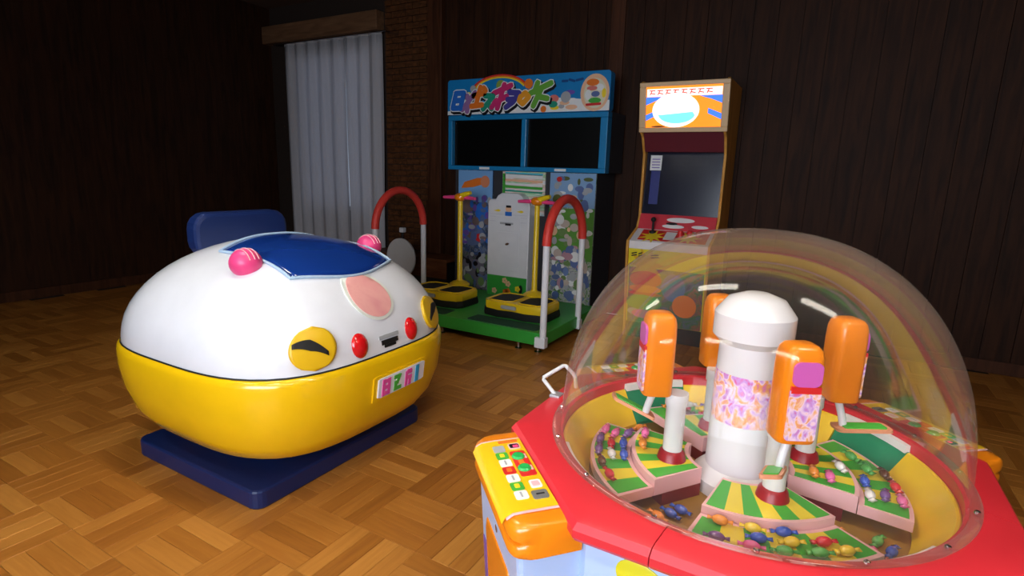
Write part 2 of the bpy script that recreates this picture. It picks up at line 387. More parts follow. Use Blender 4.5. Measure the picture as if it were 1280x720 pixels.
# ceiling lamps, hung low with deep skirts added to dim the back wall
LE = mat('lamp_diffuser', (255, 246, 230), 0.5, emit=LAMP_STRENGTH, vary=0.0)
HOUS = mat('lamp_housing', (205, 205, 205), 0.5)
for (lx, ly, where) in ((0.4, -2.5, 'over the yellow and white ride'), (2.0, -2.5, 'over the gap between ride and candy machine'), (3.5, -2.5, 'over the far side of the candy machine'),
                        (0.4, -4.0, 'over the open parquet near the window wall'), (2.0, -4.0, 'in front of the big window'), (3.5, -4.0, 'by the corner of the window wall')):
    t = thing('pendant_lamp', 'rectangular fluorescent lamp hung on two rods '+where, 'lamp', (lx, ly, LZ))
    obj('housing', MB().box(-.34, .34, -.10, .10, 0, .05).box(-.34, -.325, -.10, .10, -.075, .001).box(.325, .34, -.10, .10, -.075, .001).box(-.326, .326, -.10, -.088, -.075, .001).box(-.326, .326, .088, .10, -.075, .001), HOUS, t)
    obj('diffuser', MB().box(-.31, .31, -.07, .07, -.03, .005), LE, t, bevel=0.01)
    for rx_ in (-.25, .25): obj('rod', MB().tube([(rx_, 0, .04), (rx_, 0, ZC-LZ)], .006, 8), HOUS, t)

# ------------------------------------------------------------------ dance game machine
D = thing('dance_game_machine', 'blue framed two-player dance game with twin black screens on a green platform', 'arcade game', (0, 0, 0))
plat = obj('platform', MB().box(-.872, .872, 0, 1.14, .072, .176), GREEN, D, bevel=0.006)
for fx in (-.80, -.15, .62, .80):
    for fy in (.06, 1.06):
        obj('foot', MB().lathe([(.028, 0.0), (.03, .008), (.012, .014), (.012, .075)], 14, fx, fy), CHROME, plat, smooth=True)
for s_ in (-1, 1):
    a, b_ = (0.115, .785) if s_ > 0 else (-.785, -.115)
    obj('grip_mat', MB().prism([(a+.02, .035), (b_-.02, .035), (b_, .06), (b_-.01, .21), (a+.01, .21), (a, .06)], .174, .180), DGREEN, plat)
# stepping pads with handle poles
for s_ in (-1, 1):
    cx = .43*s_
    out = [(-.305, .05), (-.27, .0), (-.13, -.03), (0, -.012), (.13, -.03), (.27, .0), (.305, .05), (.305, .29), (.25, .36), (.1, .385), (-.1, .385), (-.25, .36), (-.305, .29)]
    base = obj('pad_base', MB().loft([[(cx+p[0]*1.02, .275+p[1]*1.04, .176) for p in out], [(cx+p[0]*1.04, .27+p[1]*1.06, .195) for p in out], [(cx+p[0]*1.02, .275+p[1]*1.02, .238) for p in out]]), BLACK, D, smooth=30)
    yf = MB().loft([[(cx+p[0]*.98, .28+p[1]*.97, .238) for p in out], [(cx+p[0], .28+p[1], .25) for p in out], [(cx+p[0], .28+p[1], .300) for p in out], [(cx+p[0]*.985, .283+p[1]*.985, .308) for p in out]])
    fo = obj('pad_frame', yf, YEL, D, smooth=30)
    for q in (-1, 1):
        pc = cx+q*.145
        pp = [(-.11, .03), (-.08, .0), (.06, -.005), (.11, .03), (.115, .25), (.07, .30), (-.07, .30), (-.115, .25)]
        if q > 0: pp = [(-a, b_) for a, b_ in reversed(pp)]
        obj('foot_pad', MB().prism([(pc+a, .305+b_) for a, b_ in pp], .300, .3095), BLACK, fo)
        rim = [(pc+a*1.08, .305+.15+(b_-.15)*1.06, .311) for a, b_ in pp]
        obj('pad_rim', MB().tube(rim, .007, 8, True), YEL, fo, smooth=True)
    obj('badge', MB().fpoly(front(cx, .279-.028, .272), rrect(-.10, .05, -.016, .016, .012), -.004, .004), PGREY, fo)
    hx = .418*s_
    pole = obj('handle_pole', MB().lathe([(.10, .300), (.10, .315), (.07, .335), (.035, .345), (.026, .36), (.024, 1.15)], 20, hx, .697), YEL, D, smooth=True)
    obj('hub', MB().ball((hx, .69, 1.162), .062, .05, .04), ORANGE, pole, smooth=True)
    for q in (-1, 1):
        obj('grip', MB().tube([(hx+q*.05, .69, 1.16), (hx+q*.12, .685, 1.158), (hx+q*.185, .675, 1.155)], [.02, .018, .014], 10), PINK, pole, smooth=True)
    obj('lever', MB().tube([(hx+.02, .68, 1.175), (hx+.08, .675, 1.195), (hx+.135, .67, 1.21)], [.028, .024, .018], 10), YEL, pole, smooth=True)
# side rails: white posts with red padded arches
for s_ in (-1, 1):
    rx = .868*s_
    arc = [(rx, .345-.345*math.cos(math.pi*k/20), .87+.345*math.sin(math.pi*k/20)) for k in range(21)]
    rail = obj('padded_rail', MB().tube(arc, .036, 14), REDF, D, smooth=True)
    for vy in (0.0, .69): obj('rail_post', MB().tube([(rx, vy, .07), (rx, vy, .90)], .027, 14), WHITE, rail, smooth=True)
    for vy in (0.0, .69):
        obj('bracket', MB().box(rx-.06, rx+.03, vy-.032, vy+.032, .066, .15), WHITE, rail, bevel=.006)
# ticket/coin kiosk in the middle
kp = [(-.285, .176), (.185, .176), (.185, 1.10), (.165, 1.135), (.12, 1.145), (.095, 1.185), (.05, 1.21), (-.13, 1.21), (-.175, 1.185), (-.20, 1.145), (-.25, 1.145), (-.278, 1.13), (-.285, 1.10)]
kio = obj('coin_kiosk', MB().prism(kp, .99, 1.14, 'y'), WHITE, D, bevel=.008)
KF = front(-.05, .989, 0)
obj('kiosk_skirt', MB().fpoly(KF, rect(-.228, .228, .18, .385), -.001, .002), GREEN, kio)
for (fx, fz, c) in ((-.02, .34, PPEACH), (.02, .31, PPEACH), (-.14, .225, PPEACH), (-.01, .225, PORANGE), (.02, .235, PORANGE), (.13, .27, PYEL)):
    mb = MB()
    for k in range(5): mb.fpoly(KF, ell(fx+.018*math.cos(k*1.257), fz+.018*math.sin(k*1.257), .014, .014, 10), .001, .003)
    obj('flower_print', mb, c, kio)
decal('dark_print', KF, ell(.165, .27, .022, .045, 16), PBLACK, kio, .0025)
obj('kiosk_door', MB().fpoly(KF, rrect(-.13, .13, .44, .83, .01), -.001, .004), WHITE, kio, bevel=.002)
obj('door_lock', MB().fpoly(KF, ell(0, .712, .022, .012, 14, .3), .003, .010), CHROME, kio)
obj('upper_plate', MB().fpoly(KF, rrect(-.14, .14, .84, .985, .01), -.001, .003), WHITE, kio, bevel=.001)
obj('coin_slot', MB().fpoly(KF, rect(-.09, .06, .905, .925), .001, .004), PGREY, kio)
obj('slot_mouth', MB().fpoly(KF, rect(-.03, .035, .895, .915), .001, .0055), PBLACK, kio)
decal('sticker', KF, rect(-.035, .04, .99, 1.03), PBLUE, kio, .002)
decal('sticker', KF, rrect(-.03, .035, 1.03, 1.085, .02), PPEACH, kio, .002)
decal('sticker', KF, rect(-.025, .03, 1.07, 1.092), PBLACK, kio, .0025)
for s_ in (-1, 1): decal('arrow_print', KF, [(.13*s_-.04, 1.035), (.13*s_+.02, 1.025), (.13*s_+.045, 1.037), (.13*s_+.02, 1.05)], PYEL, kio, .002)
for zz in (.975, 1.0, .93): decal('pinstripe', KF, rect(-.21, .21, zz, zz+.004), mat('print_pale_grey', (205, 205, 212), .4), kio, .0012)
obj('floor_lamp_knob', MB().ball((.165, .98, .20), .022), CHROME, kio, smooth=True)
# lower cabinet with printed panels
low = obj('lower_cabinet', MB().box(-.79, .80, 1.135, 1.60, .0, 1.43), GREY, D)
P1 = ramp_mat('print_blue_mottle', ((28, 44, 70), (62, 92, 140), (44, 60, 84), (120, 132, 150), (70, 96, 150)), (20, 20, 15))
P1b = ramp_mat('print_dusky_mottle', ((30, 40, 36), (70, 74, 90), (110, 104, 118), (60, 100, 56), (48, 52, 70)), (24, 24, 20))
P2 = ramp_mat('print_pastel_stripes', ((226, 230, 224), (150, 208, 150), (236, 196, 190), (240, 240, 236), (120, 190, 200)), (3, 3, 22))
P3 = ramp_mat('print_meadow_mottle', ((60, 110, 50), (96, 140, 70), (190, 190, 186), (128, 128, 132), (110, 150, 190)), (22, 22, 20))
def panel(x0, x1, z0, z1, material, yy=1.135):
    return obj('print_panel', MB().box(x0, x1, yy-.022, yy, z0, z1), material, D, bevel=.003)
pa = panel(-.735, -.315, .178, 1.425, P1); PF = front(0, 1.112, 0)
decal('print_sky_patch', PF, rect(-.735, -.315, 1.10, 1.42), PSKY, pa, .001)
mb = MB().fpoly(PF, [(-.70, 1.235), (-.55, 1.25), (-.42, 1.285), (-.40, 1.35), (-.50, 1.345), (-.66, 1.30)], 0, .002)
obj('print_swoosh', mb, PORANGE, pa); decal('print_ball', PF, ell(-.405, 1.31, .055, .06), mat('print_brown_orange', (220, 136, 96), .4), pa, .003)
decal('print_blob', PF, ell(-.44, 1.00, .08, .10), PBLUE, pa, .002); decal('print_blob', PF, ell(-.45, .73, .07, .045), PRED, pa, .003)
decal('print_blob', PF, ell(-.56, .76, .15, .12), mat('print_slate', (92, 110, 150), .4), pa, .0018)
decal('print_blob', PF, ell(-.62, 1.06, .085, .08), mat('print_taupe', (120, 100, 96), .4), pa, .002)
decal('print_ground', PF, [(-.733, .18), (-.317, .18), (-.317, .58), (-.50, .54), (-.733, .60)], P1b, pa, .0014)
decal('print_blob', PF, ell(-.52, .40, .13, .10), mat('print_mauve_grey', (112, 106, 120), .4), pa, .002)
pb = panel(-.20, .278, 1.0, 1.42, P2)
for k, (c, z0_, z1_) in enumerate(((PWHITE, 1.36, 1.40), (PCYAN, 1.395, 1.415), (PPEACH, 1.325, 1.345), (PGREEN, 1.26, 1.285), (PTEAL, 1.225, 1.24), (PWHITE, 1.29, 1.31))):
    mb = MB(); mb.fpoly(PF, [(-.18+.02*(k % 2), z0_), (.25, z0_-.01), (.255, z1_-.01), (-.17, z1_)], 0, .002)
    obj('print_stripe', mb, c, pb)
decal('print_letter_block', PF, rect(-.195, -.165, 1.02, 1.40), PGREEN, pb, .002)
pc = panel(.332, .80, .178, 1.42, P3)
decal('print_sky_patch', PF, rect(.333, .799, 1.10, 1.418), mat('print_soft_sky', (132, 168, 206), .4), pc, .001)
decal('print_grass', PF, [(.60, .60), (.799, .60), (.799, 1.10), (.333, 1.08), (.333, .72)], mat('print_grass', (92, 150, 56), .4), pc, .0012)
def scatter_print(pan, F, x0, x1, z0, z1, pal, n, r0, r1, seed):
    rg = random.Random(seed); by = {}
    for k in range(n):
        rx_, rz_ = rg.uniform(r0, r1), rg.uniform(r0, r1); m_ = rg.choice(pal)
        by.setdefault(m_, MB()).fpoly(F, ell(rg.uniform(x0+rx_, x1-rx_), rg.uniform(z0+rz_, z1-rz_), rx_, rz_, 14, rg.uniform(0, .0)), 0, .0018+.00006*k)
    for m_, mb_ in by.items(): obj('print_patches', mb_, m_, pan)['kind'] = 'stuff'
BEI = mat('print_beige', (196, 178, 166), .4); DEN = mat('print_denim', (110, 134, 180), .4); ROS = mat('print_rose', (186, 140, 150), .4); LEA = mat('print_leaf', (110, 140, 80), .4); OLI = mat('print_olive', (86, 96, 46), .4); STE = mat('print_steel_blue', (90, 110, 160), .4)
scatter_print(pc, PF, .335, .798, .19, .75, [PGREY, DEN, BEI, ROS, PWHITE, LEA, STE, MATS['print_slate']], 80, .018, .055, 3)
scatter_print(pc, PF, .335, .798, .72, 1.08, [PWHITE, BEI, PGREY, LEA, PWHITE, PPEACH], 34, .015, .055, 4)
scatter_print(pc, PF, .335, .798, 1.06, 1.40, [PWHITE, OLI, STE, PGREY, PPEACH, STE], 26, .014, .05, 5)
decal('print_blob', PF, ell(.43, 1.36, .028, .024), PRED, pc, .005)
scatter_print(pa, PF, -.733, -.317, .19, .60, [MATS['print_mauve_grey'], MATS['print_slate'], LEA, PGREY, PBLACK], 50, .012, .05, 6)
scatter_print(pa, PF, -.733, -.317, .60, 1.18, [MATS['print_slate'], MATS['print_taupe'], STE, PBLUE, PPURPLE, PGREY], 50, .012, .05, 7)
# upper cabinet with the two screens
upb = obj('screen_housing', MB().box(-.872, .872, 1.20, 1.58, 1.43, 1.975), GREY, D)
fb = MB().box(-.876, .876, 1.115, 1.22, 1.424, 1.466).box(-.876, .876, 1.115, 1.22, 1.918, 1.966).box(-.876, -.826, 1.115, 1.22, 1.466, 1.918).box(.806, .876, 1.115, 1.22, 1.466, 1.918).box(-.006, .046, 1.12, 1.22, 1.466, 1.918)
frame = obj('screen_frame', fb, BLUE, D, bevel=.005)
for a, b_ in ((-.83, 0.0), (.04, .81)): obj('screen', MB().box(a, b_, 1.165, 1.21, 1.46, 1.92), BLACKG, D)
for fx in (-.42, .43): obj('label_strip', MB().fpoly(front(fx, 1.115, 1.444), rect(-.06, .06, -.012, .012), -.001, .002), PWHITE, frame)
# header sign
HF = front(0, 1.10, 0)
head = obj('header_sign', MB().prism(rrect(-.872, .886, 1.968, 2.312, .03), 1.10, 1.20, 'y'), mat('header_blue', (22, 128, 190), .35), D)
cl = [(-.872, 1.972), (.885, 1.972), (.885, 2.06), (.60, 2.08), (.36, 2.10), (.25, 2.05), (.1, 2.045), (-.06, 2.06), (-.25, 2.03), (-.45, 2.035), (-.62, 2.015), (-.872, 2.01)]
decal('print_cloud', HF, cl, PWHITE, head, .001)
rb = MB()
for k, c in enumerate((PRED, PORANGE, PYEL)):
    mb = MB(); pts = [(-.255+(.34-.017*k)*math.cos(a), 2.16+(.178-.012*k)*math.sin(a)) for a in [R(25+130*i/24) for i in range(25)]]
    for A, B in zip(pts[:-1], pts[1:]):
        mb.fpoly(HF, [A, B, (B[0]*.97-.255*.03, B[1]-.012), (A[0]*.97-.255*.03, A[1]-.012)], -.02 if k == 0 else -.015, .002+.0004*k)
    obj('rainbow_band', mb, c, head)
GL = {
 'a': [[(.1, .95), (.9, .95)], [(.15, .95), (.1, .1)], [(.9, .95), (.85, .05)], [(.12, .52), (.88, .55)], [(.1, .1), (.9, .1)]],
 'b': [[(.05, .1), (.95, .95)], [(.5, .55), (.55, .0)], [(.25, .8), (.4, .65)]],
 'c': [[(.1, .6), (.9, .7)], [(.5, 1.0), (.45, .1)], [(.1, .1), (.9, .15)], [(.75, .95), (.95, .8)]],
 'd': [[(.1, .9), (.85, .85)], [(.85, .85), (.15, .05)], [(.45, .45), (.95, .05)]],
 'e': [[(.05, .65), (.95, .95)], [(.2, .25), (.85, .5)], [(.55, 1.0), (.45, .0)], [(.1, .05), (.3, .35)]],
 'f': [[(.1, .9), (.9, .85)], [(.9, .85), (.6, .35)], [(.6, .35), (.1, .05)], [(.1, .5), (.7, .5)]],
 'g': [[(.15, .55), (.5, .75)], [(.5, .75), (.9, .5)], [(.9, .5), (.5, .1)], [(.5, .1), (.12, .3)], [(.12, .3), (.15, .55)]],
 'h': [[(.05, .55), (.95, .95)], [(.55, .75), (.35, .0)], [(.5, .4), (.95, .3)], [(.3, 1.0), (.25, .6)]],
}
TITLE = (('a', -.825, 2.02, .13, .17, PBLUE), ('b', -.70, 2.00, .13, .19, mat('print_mauve', (150, 110, 160), .4)), ('c', -.60, 2.03, .16, .20, PORANGE), ('d', -.46, 2.01, .13, .15, PTEAL),
         ('e', -.36, 2.02, .20, .22, mat('print_crimson', (206, 46, 110), .4)), ('f', -.19, 2.02, .14, .16, mat('print_indigo', (70, 66, 150), .4)), ('g', -.05, 2.04, .12, .15, mat('print_amber', (240, 160, 40), .4)), ('h', .05, 2.03, .22, .21, mat('print_leaf_green', (104, 170, 60), .4)))
for (g, ox, oz, sx, sz, c) in TITLE:
    L = GL[g]
    bk = obj('title_shadow', MB().strokes(HF, L, .085, .001, .0022, ox+.012, oz-.018, sx, sz, .25), PBLACK, head)
    obj('title_outline', MB().strokes(HF, L, .072, .003, .0045, ox, oz, sx, sz, .25), PWHITE, head)
    obj('title_letter', MB().strokes(HF, L, .054, .0055, .007, ox, oz, sx, sz, .25), c, head)
for (ex_, ez, r_, c) in ((-.56, 2.215, .035, PGREY), (-.24, 2.235, .05, mat('print_olive_green', (140, 160, 70), .4)), (.07, 2.235, .045, PORANGE), (.085, 2.16, .03, mat('print_tan', (196, 130, 70), .4)), (-.61, 2.16, .028, PYEL), (.235, 2.0, .03, PORANGE)):
    decal('print_blob', HF, ell(ex_, ez, r_, r_), c, head, .0028)
for (ex_, ez, rx_, rz_, c) in ((.34, 2.09, .05, .035, mat('print_coral', (220, 120, 110), .4)), (.335, 2.04, .045, .03, PTEAL), (.35, 2.01, .045, .02, PYEL), (.46, 2.10, .05, .05, PGREY), (.50, 2.14, .05, .02, PPURPLE), (.45, 2.05, .05, .02, PPEACH), (.53, 2.06, .05, .03, PWHITE), (.52, 2.01, .06, .022, PPEACH), (.42, 2.02, .03, .02, PGREY)):
    decal('print_blob', HF, ell(ex_, ez, rx_, rz_), c, head, .0016+.0006*random.random())
mb = MB().strokes(HF, [[(.42, 2.24), (.47, 2.24)], [(.49, 2.25), (.54, 2.235)], [(.56, 2.24), (.62, 2.25)]], .022, .001, .0018); obj('small_print', mb, mat('print_navy', (20, 70, 130), .4), head)
decal('emblem_disc', HF, ell(.742, 2.128, .137, .160, 32), PPEACH, head, .002)
decal('emblem_ring', HF, ell(.745, 2.122, .108, .128, 28), mat('print_cream', (226, 220, 190), .4), head, .003)
for (ex_, ez, rx_, rz_, c) in ((.72, 2.215, .06, .03, PORANGE), (.715, 2.165, .05, .02, MATS['print_coral']), (.79, 2.17, .035, .03, PWHITE), (.68, 2.11, .03, .045, PWHITE), (.75, 2.115, .04, .025, MATS['print_steel_blue']), (.745, 2.06, .06, .025, PGREEN), (.83, 2.12, .02, .04, PYEL)):
    decal('emblem_print', HF, ell(ex_, ez, rx_, rz_), c, head, .0036+.0006*random.random())
mb = MB()
pts = [(.745+.085*math.cos(a), 2.085+.07*math.sin(a)) for a in [R(200+140*i/12) for i in range(13)]]
mb.strokes(HF, [[(.67, 2.025), (.80, 2.03)]], .022, .003, .005); obj('emblem_ribbon', mb, PRED, head)

# ------------------------------------------------------------------ upright arcade cabinet
A = thing('arcade_cabinet', 'upright arcade cabinet with lit orange marquee and golden wood side edges', 'arcade game', (0, 0, 0))
AX0, AX1 = 1.20, 1.90
prof = [(.945, 0.0), (1.60, 0.0), (1.60, 2.18), (1.0, 2.18), (.965, 2.165), (1.03, 1.775), (1.09, 1.735), (1.165, 1.60), (1.168, 1.06), (1.12, .965), (.875, .868), (.872, .785), (.945, .14)]
for a, b_ in ((AX0, AX0+.022), (AX1-.022, AX1)): obj('side_panel', MB().prism(prof, a, b_, 'x'), GOLDWOOD, A, bevel=.004)
i0, i1 = AX0+.0225, AX1-.0225
obj('back_box', MB().box(i0, i1, 1.30, 1.595, .01, 2.15), GREY, A)
mq = obj('marquee', MB().prism([(1.31, 2.155), (1.31, 1.79), (1.05, 1.79), (.985, 2.155)], i0, i1, 'x'), mat('marquee_box', (150, 110, 70), .5), A)
# lit marquee face
mo = Vector((i0, 1.047, 1.795)); ey = Vector((0, -.062, .36)).normalized(); MF = (mo, Vector((1, 0, 0)), ey)
def lit(name, rgb, e=1.3): return mat(name, rgb, .5, emit=e, vary=0.02)
W_ = i1-i0
obj('marquee_trim', MB().fpoly(MF, rect(-.03, W_+.03, -.018, .020), -.002, .026).fpoly(MF, rect(-.03, W_+.03, .343, .378), -.002, .026).fpoly(MF, rect(-.03, .024, .019, .344), -.002, .026).fpoly(MF, rect(W_-.024, W_+.03, .019, .344), -.002, .026), mat('cream_trim', (226, 190, 142), .45), mq, bevel=.006)
obj('marquee_face', MB().fpoly(MF, rect(.022, W_-.022, .02, .345), 0, .006), lit('lit_orange', (255, 140, 20)), mq)
def mdec(nm, poly, m_, h): return obj(nm, MB().fpoly(MF, poly, .005, h), m_, mq)
mdec('marquee_banner', rect(.03, W_-.03, .265, .325), lit('lit_white', (255, 246, 240)), .0075)
mb = MB()
for k in range(9):
    xx = .05+k*.065
    if xx > W_-.1: break
    mb.strokes(MF, [[(xx, .312), (xx+.045, .312)], [(xx+.02, .312), (xx+.005, .28)], [(xx+.01, .293), (xx+.045, .285)]], .008, .007, .0085)
obj('marquee_lettering', mb, lit('lit_red', (240, 60, 40)), mq)
LB = lit('lit_blue', (60, 120, 255))
mdec('marquee_ray', [(.022, .20), (.022, .262), (.20, .262), (.11, .235)], LB, .008)
mdec('marquee_ray', [(.022, .075), (.022, .12), (.13, .165), (.13, .125)], LB, .008)
mdec('marquee_ray', [(W_-.022, .20), (W_-.022, .262), (W_-.20, .262), (W_-.11, .235)], LB, .008)
mdec('marquee_ray', [(W_-.022, .075), (W_-.022, .12), (W_-.13, .165), (W_-.13, .125)], LB, .008)
mdec('marquee_disc', ell(W_/2-.06, .155, .19, .135, 36), MATS['lit_white'], .0095)
mdec('marquee_arc', [(W_/2-.18, .12)]+[(W_/2-.05+.15*math.cos(a), .125+.075*math.sin(a)) for a in [R(180+170*k/14) for k in range(15)]]+[(W_/2+.08, .14)], lit('lit_cyan', (120, 215, 240)), .011)
mdec('marquee_dark_oval', ell(.13, .028, .06, .006, 16), PBLACK, .009)  # thin black oval low on the marquee face
# speaker strip, monitor, notice
obj('speaker_strip', MB().prism([(1.30, 1.79), (1.30, 1.62), (1.15, 1.62), (1.075, 1.775), (1.075, 1.79)], i0, i1, 'x'), mat('maroon_panel', (96, 20, 36), .5), A)
obj('screen', MB().prism([(1.33, 1.62), (1.33, 1.08), (1.19, 1.08), (1.235, 1.62)], i0, i1, 'x'), mat('dark_blue_screen', (14, 16, 40), .2, spec=.5), A)
no_ = Vector((i0, 1.187, 1.08)); ns = (no_, Vector((1, 0, 0)), Vector((0, .045, .54)).normalized())
obj('notice_sheet', MB().fpoly(ns, rect(.035, .135, .385, .515), .0, .003), PWHITE, A)
nt_ = MB()
for k in range(4): nt_.fpoly(ns, rect(.05, .12, .405+.024*k, .413+.024*k), .002, .004)
obj('notice_print', nt_, PPURPLE, A)
obj('screen_blue_patch', MB().fpoly(ns, rect(.05, .13, .09, .38), 0, .002), mat('deep_blue', (24, 36, 120), .35), A)  # deep blue rectangle laid over part of the screen
# red and white strip above the control deck
up_ = obj('score_plate', MB().prism([(1.20, 1.085), (1.20, .955), (1.105, .955), (1.165, 1.085)], i0, i1, 'x'), mat('crimson_plate', (206, 52, 66), .45), A)
sf = (Vector((i0, 1.104, .955)), Vector((1, 0, 0)), Vector((0, .06, .13)).normalized())
for k, (x0_, x1_, z0_, z1_) in enumerate(((.21, .40, .02, .055), (.24, .48, .075, .12), (.46, .60, .03, .06))):
    obj('score_print', MB().fpoly(sf, ell((x0_+x1_)/2, (z0_+z1_)/2, (x1_-x0_)/2, (z1_-z0_)/2, 20), 0, .0025), PWHITE, up_)
obj('score_print', MB().fpoly(sf, ell(.29, .062, .05, .012, 16), 0, .004), PBLACK, up_)
# control deck
deck = obj('control_deck', MB().prism([(1.16, .955), (1.16, .80), (.885, .80), (.885, .866), (1.12, .962)], i0, i1, 'x'), mat('white_deck', (232, 226, 224), .4), A, bevel=.004)
co = Vector((i0, .885, .8665)); CF = (co, Vector((1, 0, 0)), Vector((0, .235, .096)).normalized())
obj('deck_print', MB().fpoly(CF, rect(.06, W_-.03, .03, .22), 0, .0015), PRED, deck)
sb = MB(); starpoly(sb, CF, .17, .10, .12, .05, 9, .001, .0028, 1.0); obj('starburst_print', sb, PYEL, deck)
sb = MB(); starpoly(sb, CF, .47, .12, .11, .05, 9, .001, .0028, 1.0); obj('starburst_print', sb, PYEL, deck)
obj('deck_print', MB().fpoly(CF, rect(.27, .36, .06, .20), .001, .0024), PWHITE, deck)
jx = Vector((i0+.15, 1.04, .93))
obj('joystick', MB().lathe([(.030, .925), (.030, .945), (.010, .95), (.009, 1.03)], 14, i0+.15, 1.05).ball((i0+.15, 1.05, 1.045), .022), BLACK, deck, smooth=True)
for (bx, by) in ((.40, 1.0), (.47, 1.03), (.54, 1.04)): obj('push_button', MB().lathe([(.022, .90), (.022, .945+.02), (.016, .972)], 14, i0+bx, by), PRED, deck, smooth=True)
# lower front with art
lf = obj('lower_front', MB().prism([(1.20, .80), (1.20, .14), (.955, .14), (.892, .785), (.892, .80)], i0, i1, 'x'), mat('lower_front_yellow', (224, 206, 28), .45), A)
lo = Vector((i0, .954, .14)); LF = (lo, Vector((1, 0, 0)), Vector((0, -.063, .645)).normalized())
obj('art_panel', MB().fpoly(LF, rect(.01, W_-.01, .002, .50), 0, .0015), ramp_mat('print_arcade_art', ((40, 60, 90), (90, 100, 120), (60, 110, 70), (150, 90, 70), (50, 70, 110)), (8, 8, 8)), lf)
sb = MB(); starpoly(sb, LF, .16, .53, .15, .075, 10, .001, .003, 1.1); obj('starburst_print', sb, mat('print_gold', (216, 170, 30), .4), lf)
for (ex_, ez, rx_, rz_, c) in ((.16, .40, .14, .075, PRED), (.16, .315, .14, .035, PORANGE), (.16, .27, .15, .02, PRED), (.15, .19, .16, .07, PGREEN), (.17, .20, .09, .065, PYEL), (.06, .19, .045, .045, PORANGE), (.15, .085, .10, .04, PMAG), (.06, .10, .05, .03, PGREY), (.40, .35, .10, .12, MATS['print_steel_blue']), (.50, .20, .10, .10, PORANGE)):
    obj('art_print', MB().fpoly(LF, ell(ex_, ez, rx_, rz_), .001, .0025+.0012*random.random()), c, lf)
for zz in (.62, .60): obj('art_lettering', MB().strokes(LF, [[(.03, zz), (.07, zz+.01)], [(.09, zz), (.12, zz+.012)], [(.20, zz-.005), (.26, zz+.004)]], .010, .001, .003), PBLACK, lf)['kind'] = 'stuff'
obj('kick_plate', MB().box(i0, i1, .965, 1.2, .0, .142), BLACK, A)

# ------------------------------------------------------------------ kiddie ride
RV = -1.95; RU = .40
K = thing('kiddie_ride', 'white and yellow bubble-shaped kiddie ride on a dark blue base', 'kiddie ride', (RU, RV, 0), 0.0)
Aq, Bq, SZ, HZ, EX = .655, .63, .60, .47, 3.3
RWHITE = mat('ride_white_gloss', (232, 234, 240), .22, coat=.5); RYEL = mat('ride_yellow_gloss', (240, 192, 14), .25, coat=.5); NAVY = mat('navy_paint', (16, 36, 84), .4)
def sup(sc, z, n=72, ax=Aq, bx=Bq):
    out = []
    for i in range(n):
        t = 2*math.pi*i/n; c, s_ = math.cos(t), math.sin(t)
        r = (abs(c/ax)**EX + abs(s_/bx)**EX)**(-1/EX)
        out.append((r*c*sc, r*s_*sc, z))
    return out
rings = [sup(math.cos(a), SZ+HZ*math.sin(a)) for a in [R(k) for k in (0, 4, 9, 15, 21, 27, 33, 39, 45, 51, 57, 63, 69, 75, 81, 86)]]
obj('upper_shell', MB().loft(rings), RWHITE, K, smooth=60)
lo_ = [(.30, .165), (.62, .17), (.80, .195), (.90, .235), (.965, .30), (1.01, .40), (1.03, .50), (1.03, .57), (1.02, .592), (1.0, .600)]
obj('lower_shell', MB().loft([sup(s_, z) for s_, z in lo_]), RYEL, K, smooth=60)
obj('seam_gasket', MB().loft([sup(1.003, .596), sup(1.008, .600), sup(1.003, .605)], False, False), BLACK, K, smooth=60)
bs = obj('base', MB().prism(rrect(-.50, .41, -.53, .53, .05), 0, .085), NAVY, K, bevel=.01)
obj('pedestal', MB().lathe([(.28, .08), (.24, .10), (.24, .17)], 28), NAVY, K, smooth=True)
def xs_up(y, z):
    s_ = math.sqrt(max(1e-6, 1-((z-SZ)/HZ)**2)); return Aq*max(1e-6, s_**EX-(abs(y)/Bq)**EX)**(1/EX)
def xs_lo(y, z):
    for (s0, z0), (s1, z1) in zip(lo_[:-1], lo_[1:]):
        if z0 <= z <= z1: s_ = s0+(s1-s0)*(z-z0)/(z1-z0); break
    return s_*Aq*max(1e-6, 1-(abs(y)/(Bq*s_))**EX)**(1/EX)
def conform(name, fn, poly_fn, material, off, thick, rings_=5, n=28, parent=K, dome=0.0):
    """patch laid on the nose: poly_fn(t, r) -> (y, z), r 0..1"""
    vs_, fs = [], []
    y0, z0 = poly_fn(0, 0)
    P = lambda y, z, h: (fn(y, z)+h, y, z)
    vs_.append(P(y0, z0, off+thick+dome))
    for k in range(1, rings_+1):
        r = k/rings_
        for i in range(n):
            y, z = poly_fn(2*math.pi*i/n, r); vs_.append(P(y, z, off+thick+dome*(1-r*r)))
    for i in range(n):
        y, z = poly_fn(2*math.pi*i/n, 1.0); vs_.append(P(y, z, off-.012))
    for i in range(n): fs.append((0, 1+i, 1+(i+1) % n))
    for k in range(rings_):
        o = 1+k*n
        for i in range(n): fs.append((o+i, o+n+i, o+n+(i+1) % n, o+(i+1) % n))
    return obj(name, MB().add(vs_, fs), material, parent, smooth=50)
E_ = lambda cy, cz, ry, rz, rot=0.0: (lambda t, r: (cy+r*(ry*math.cos(t)*math.cos(rot)-rz*math.sin(t)*math.sin(rot)), cz+r*(ry*math.cos(t)*math.sin(rot)+rz*math.sin(t)*math.cos(rot))))
RLENS = mat('red_lens', (206, 22, 26), .18, coat=.6)
for yy in (-.165, .165): conform('red_light', xs_up, E_(yy, .668, .042, .052), RLENS, .0, .006, dome=.018)
md = conform('medallion_rim', xs_up, E_(-.015, .848, .122, .100, -.2), mat('medallion_rim', (226, 230, 220), .35), .0, .008)
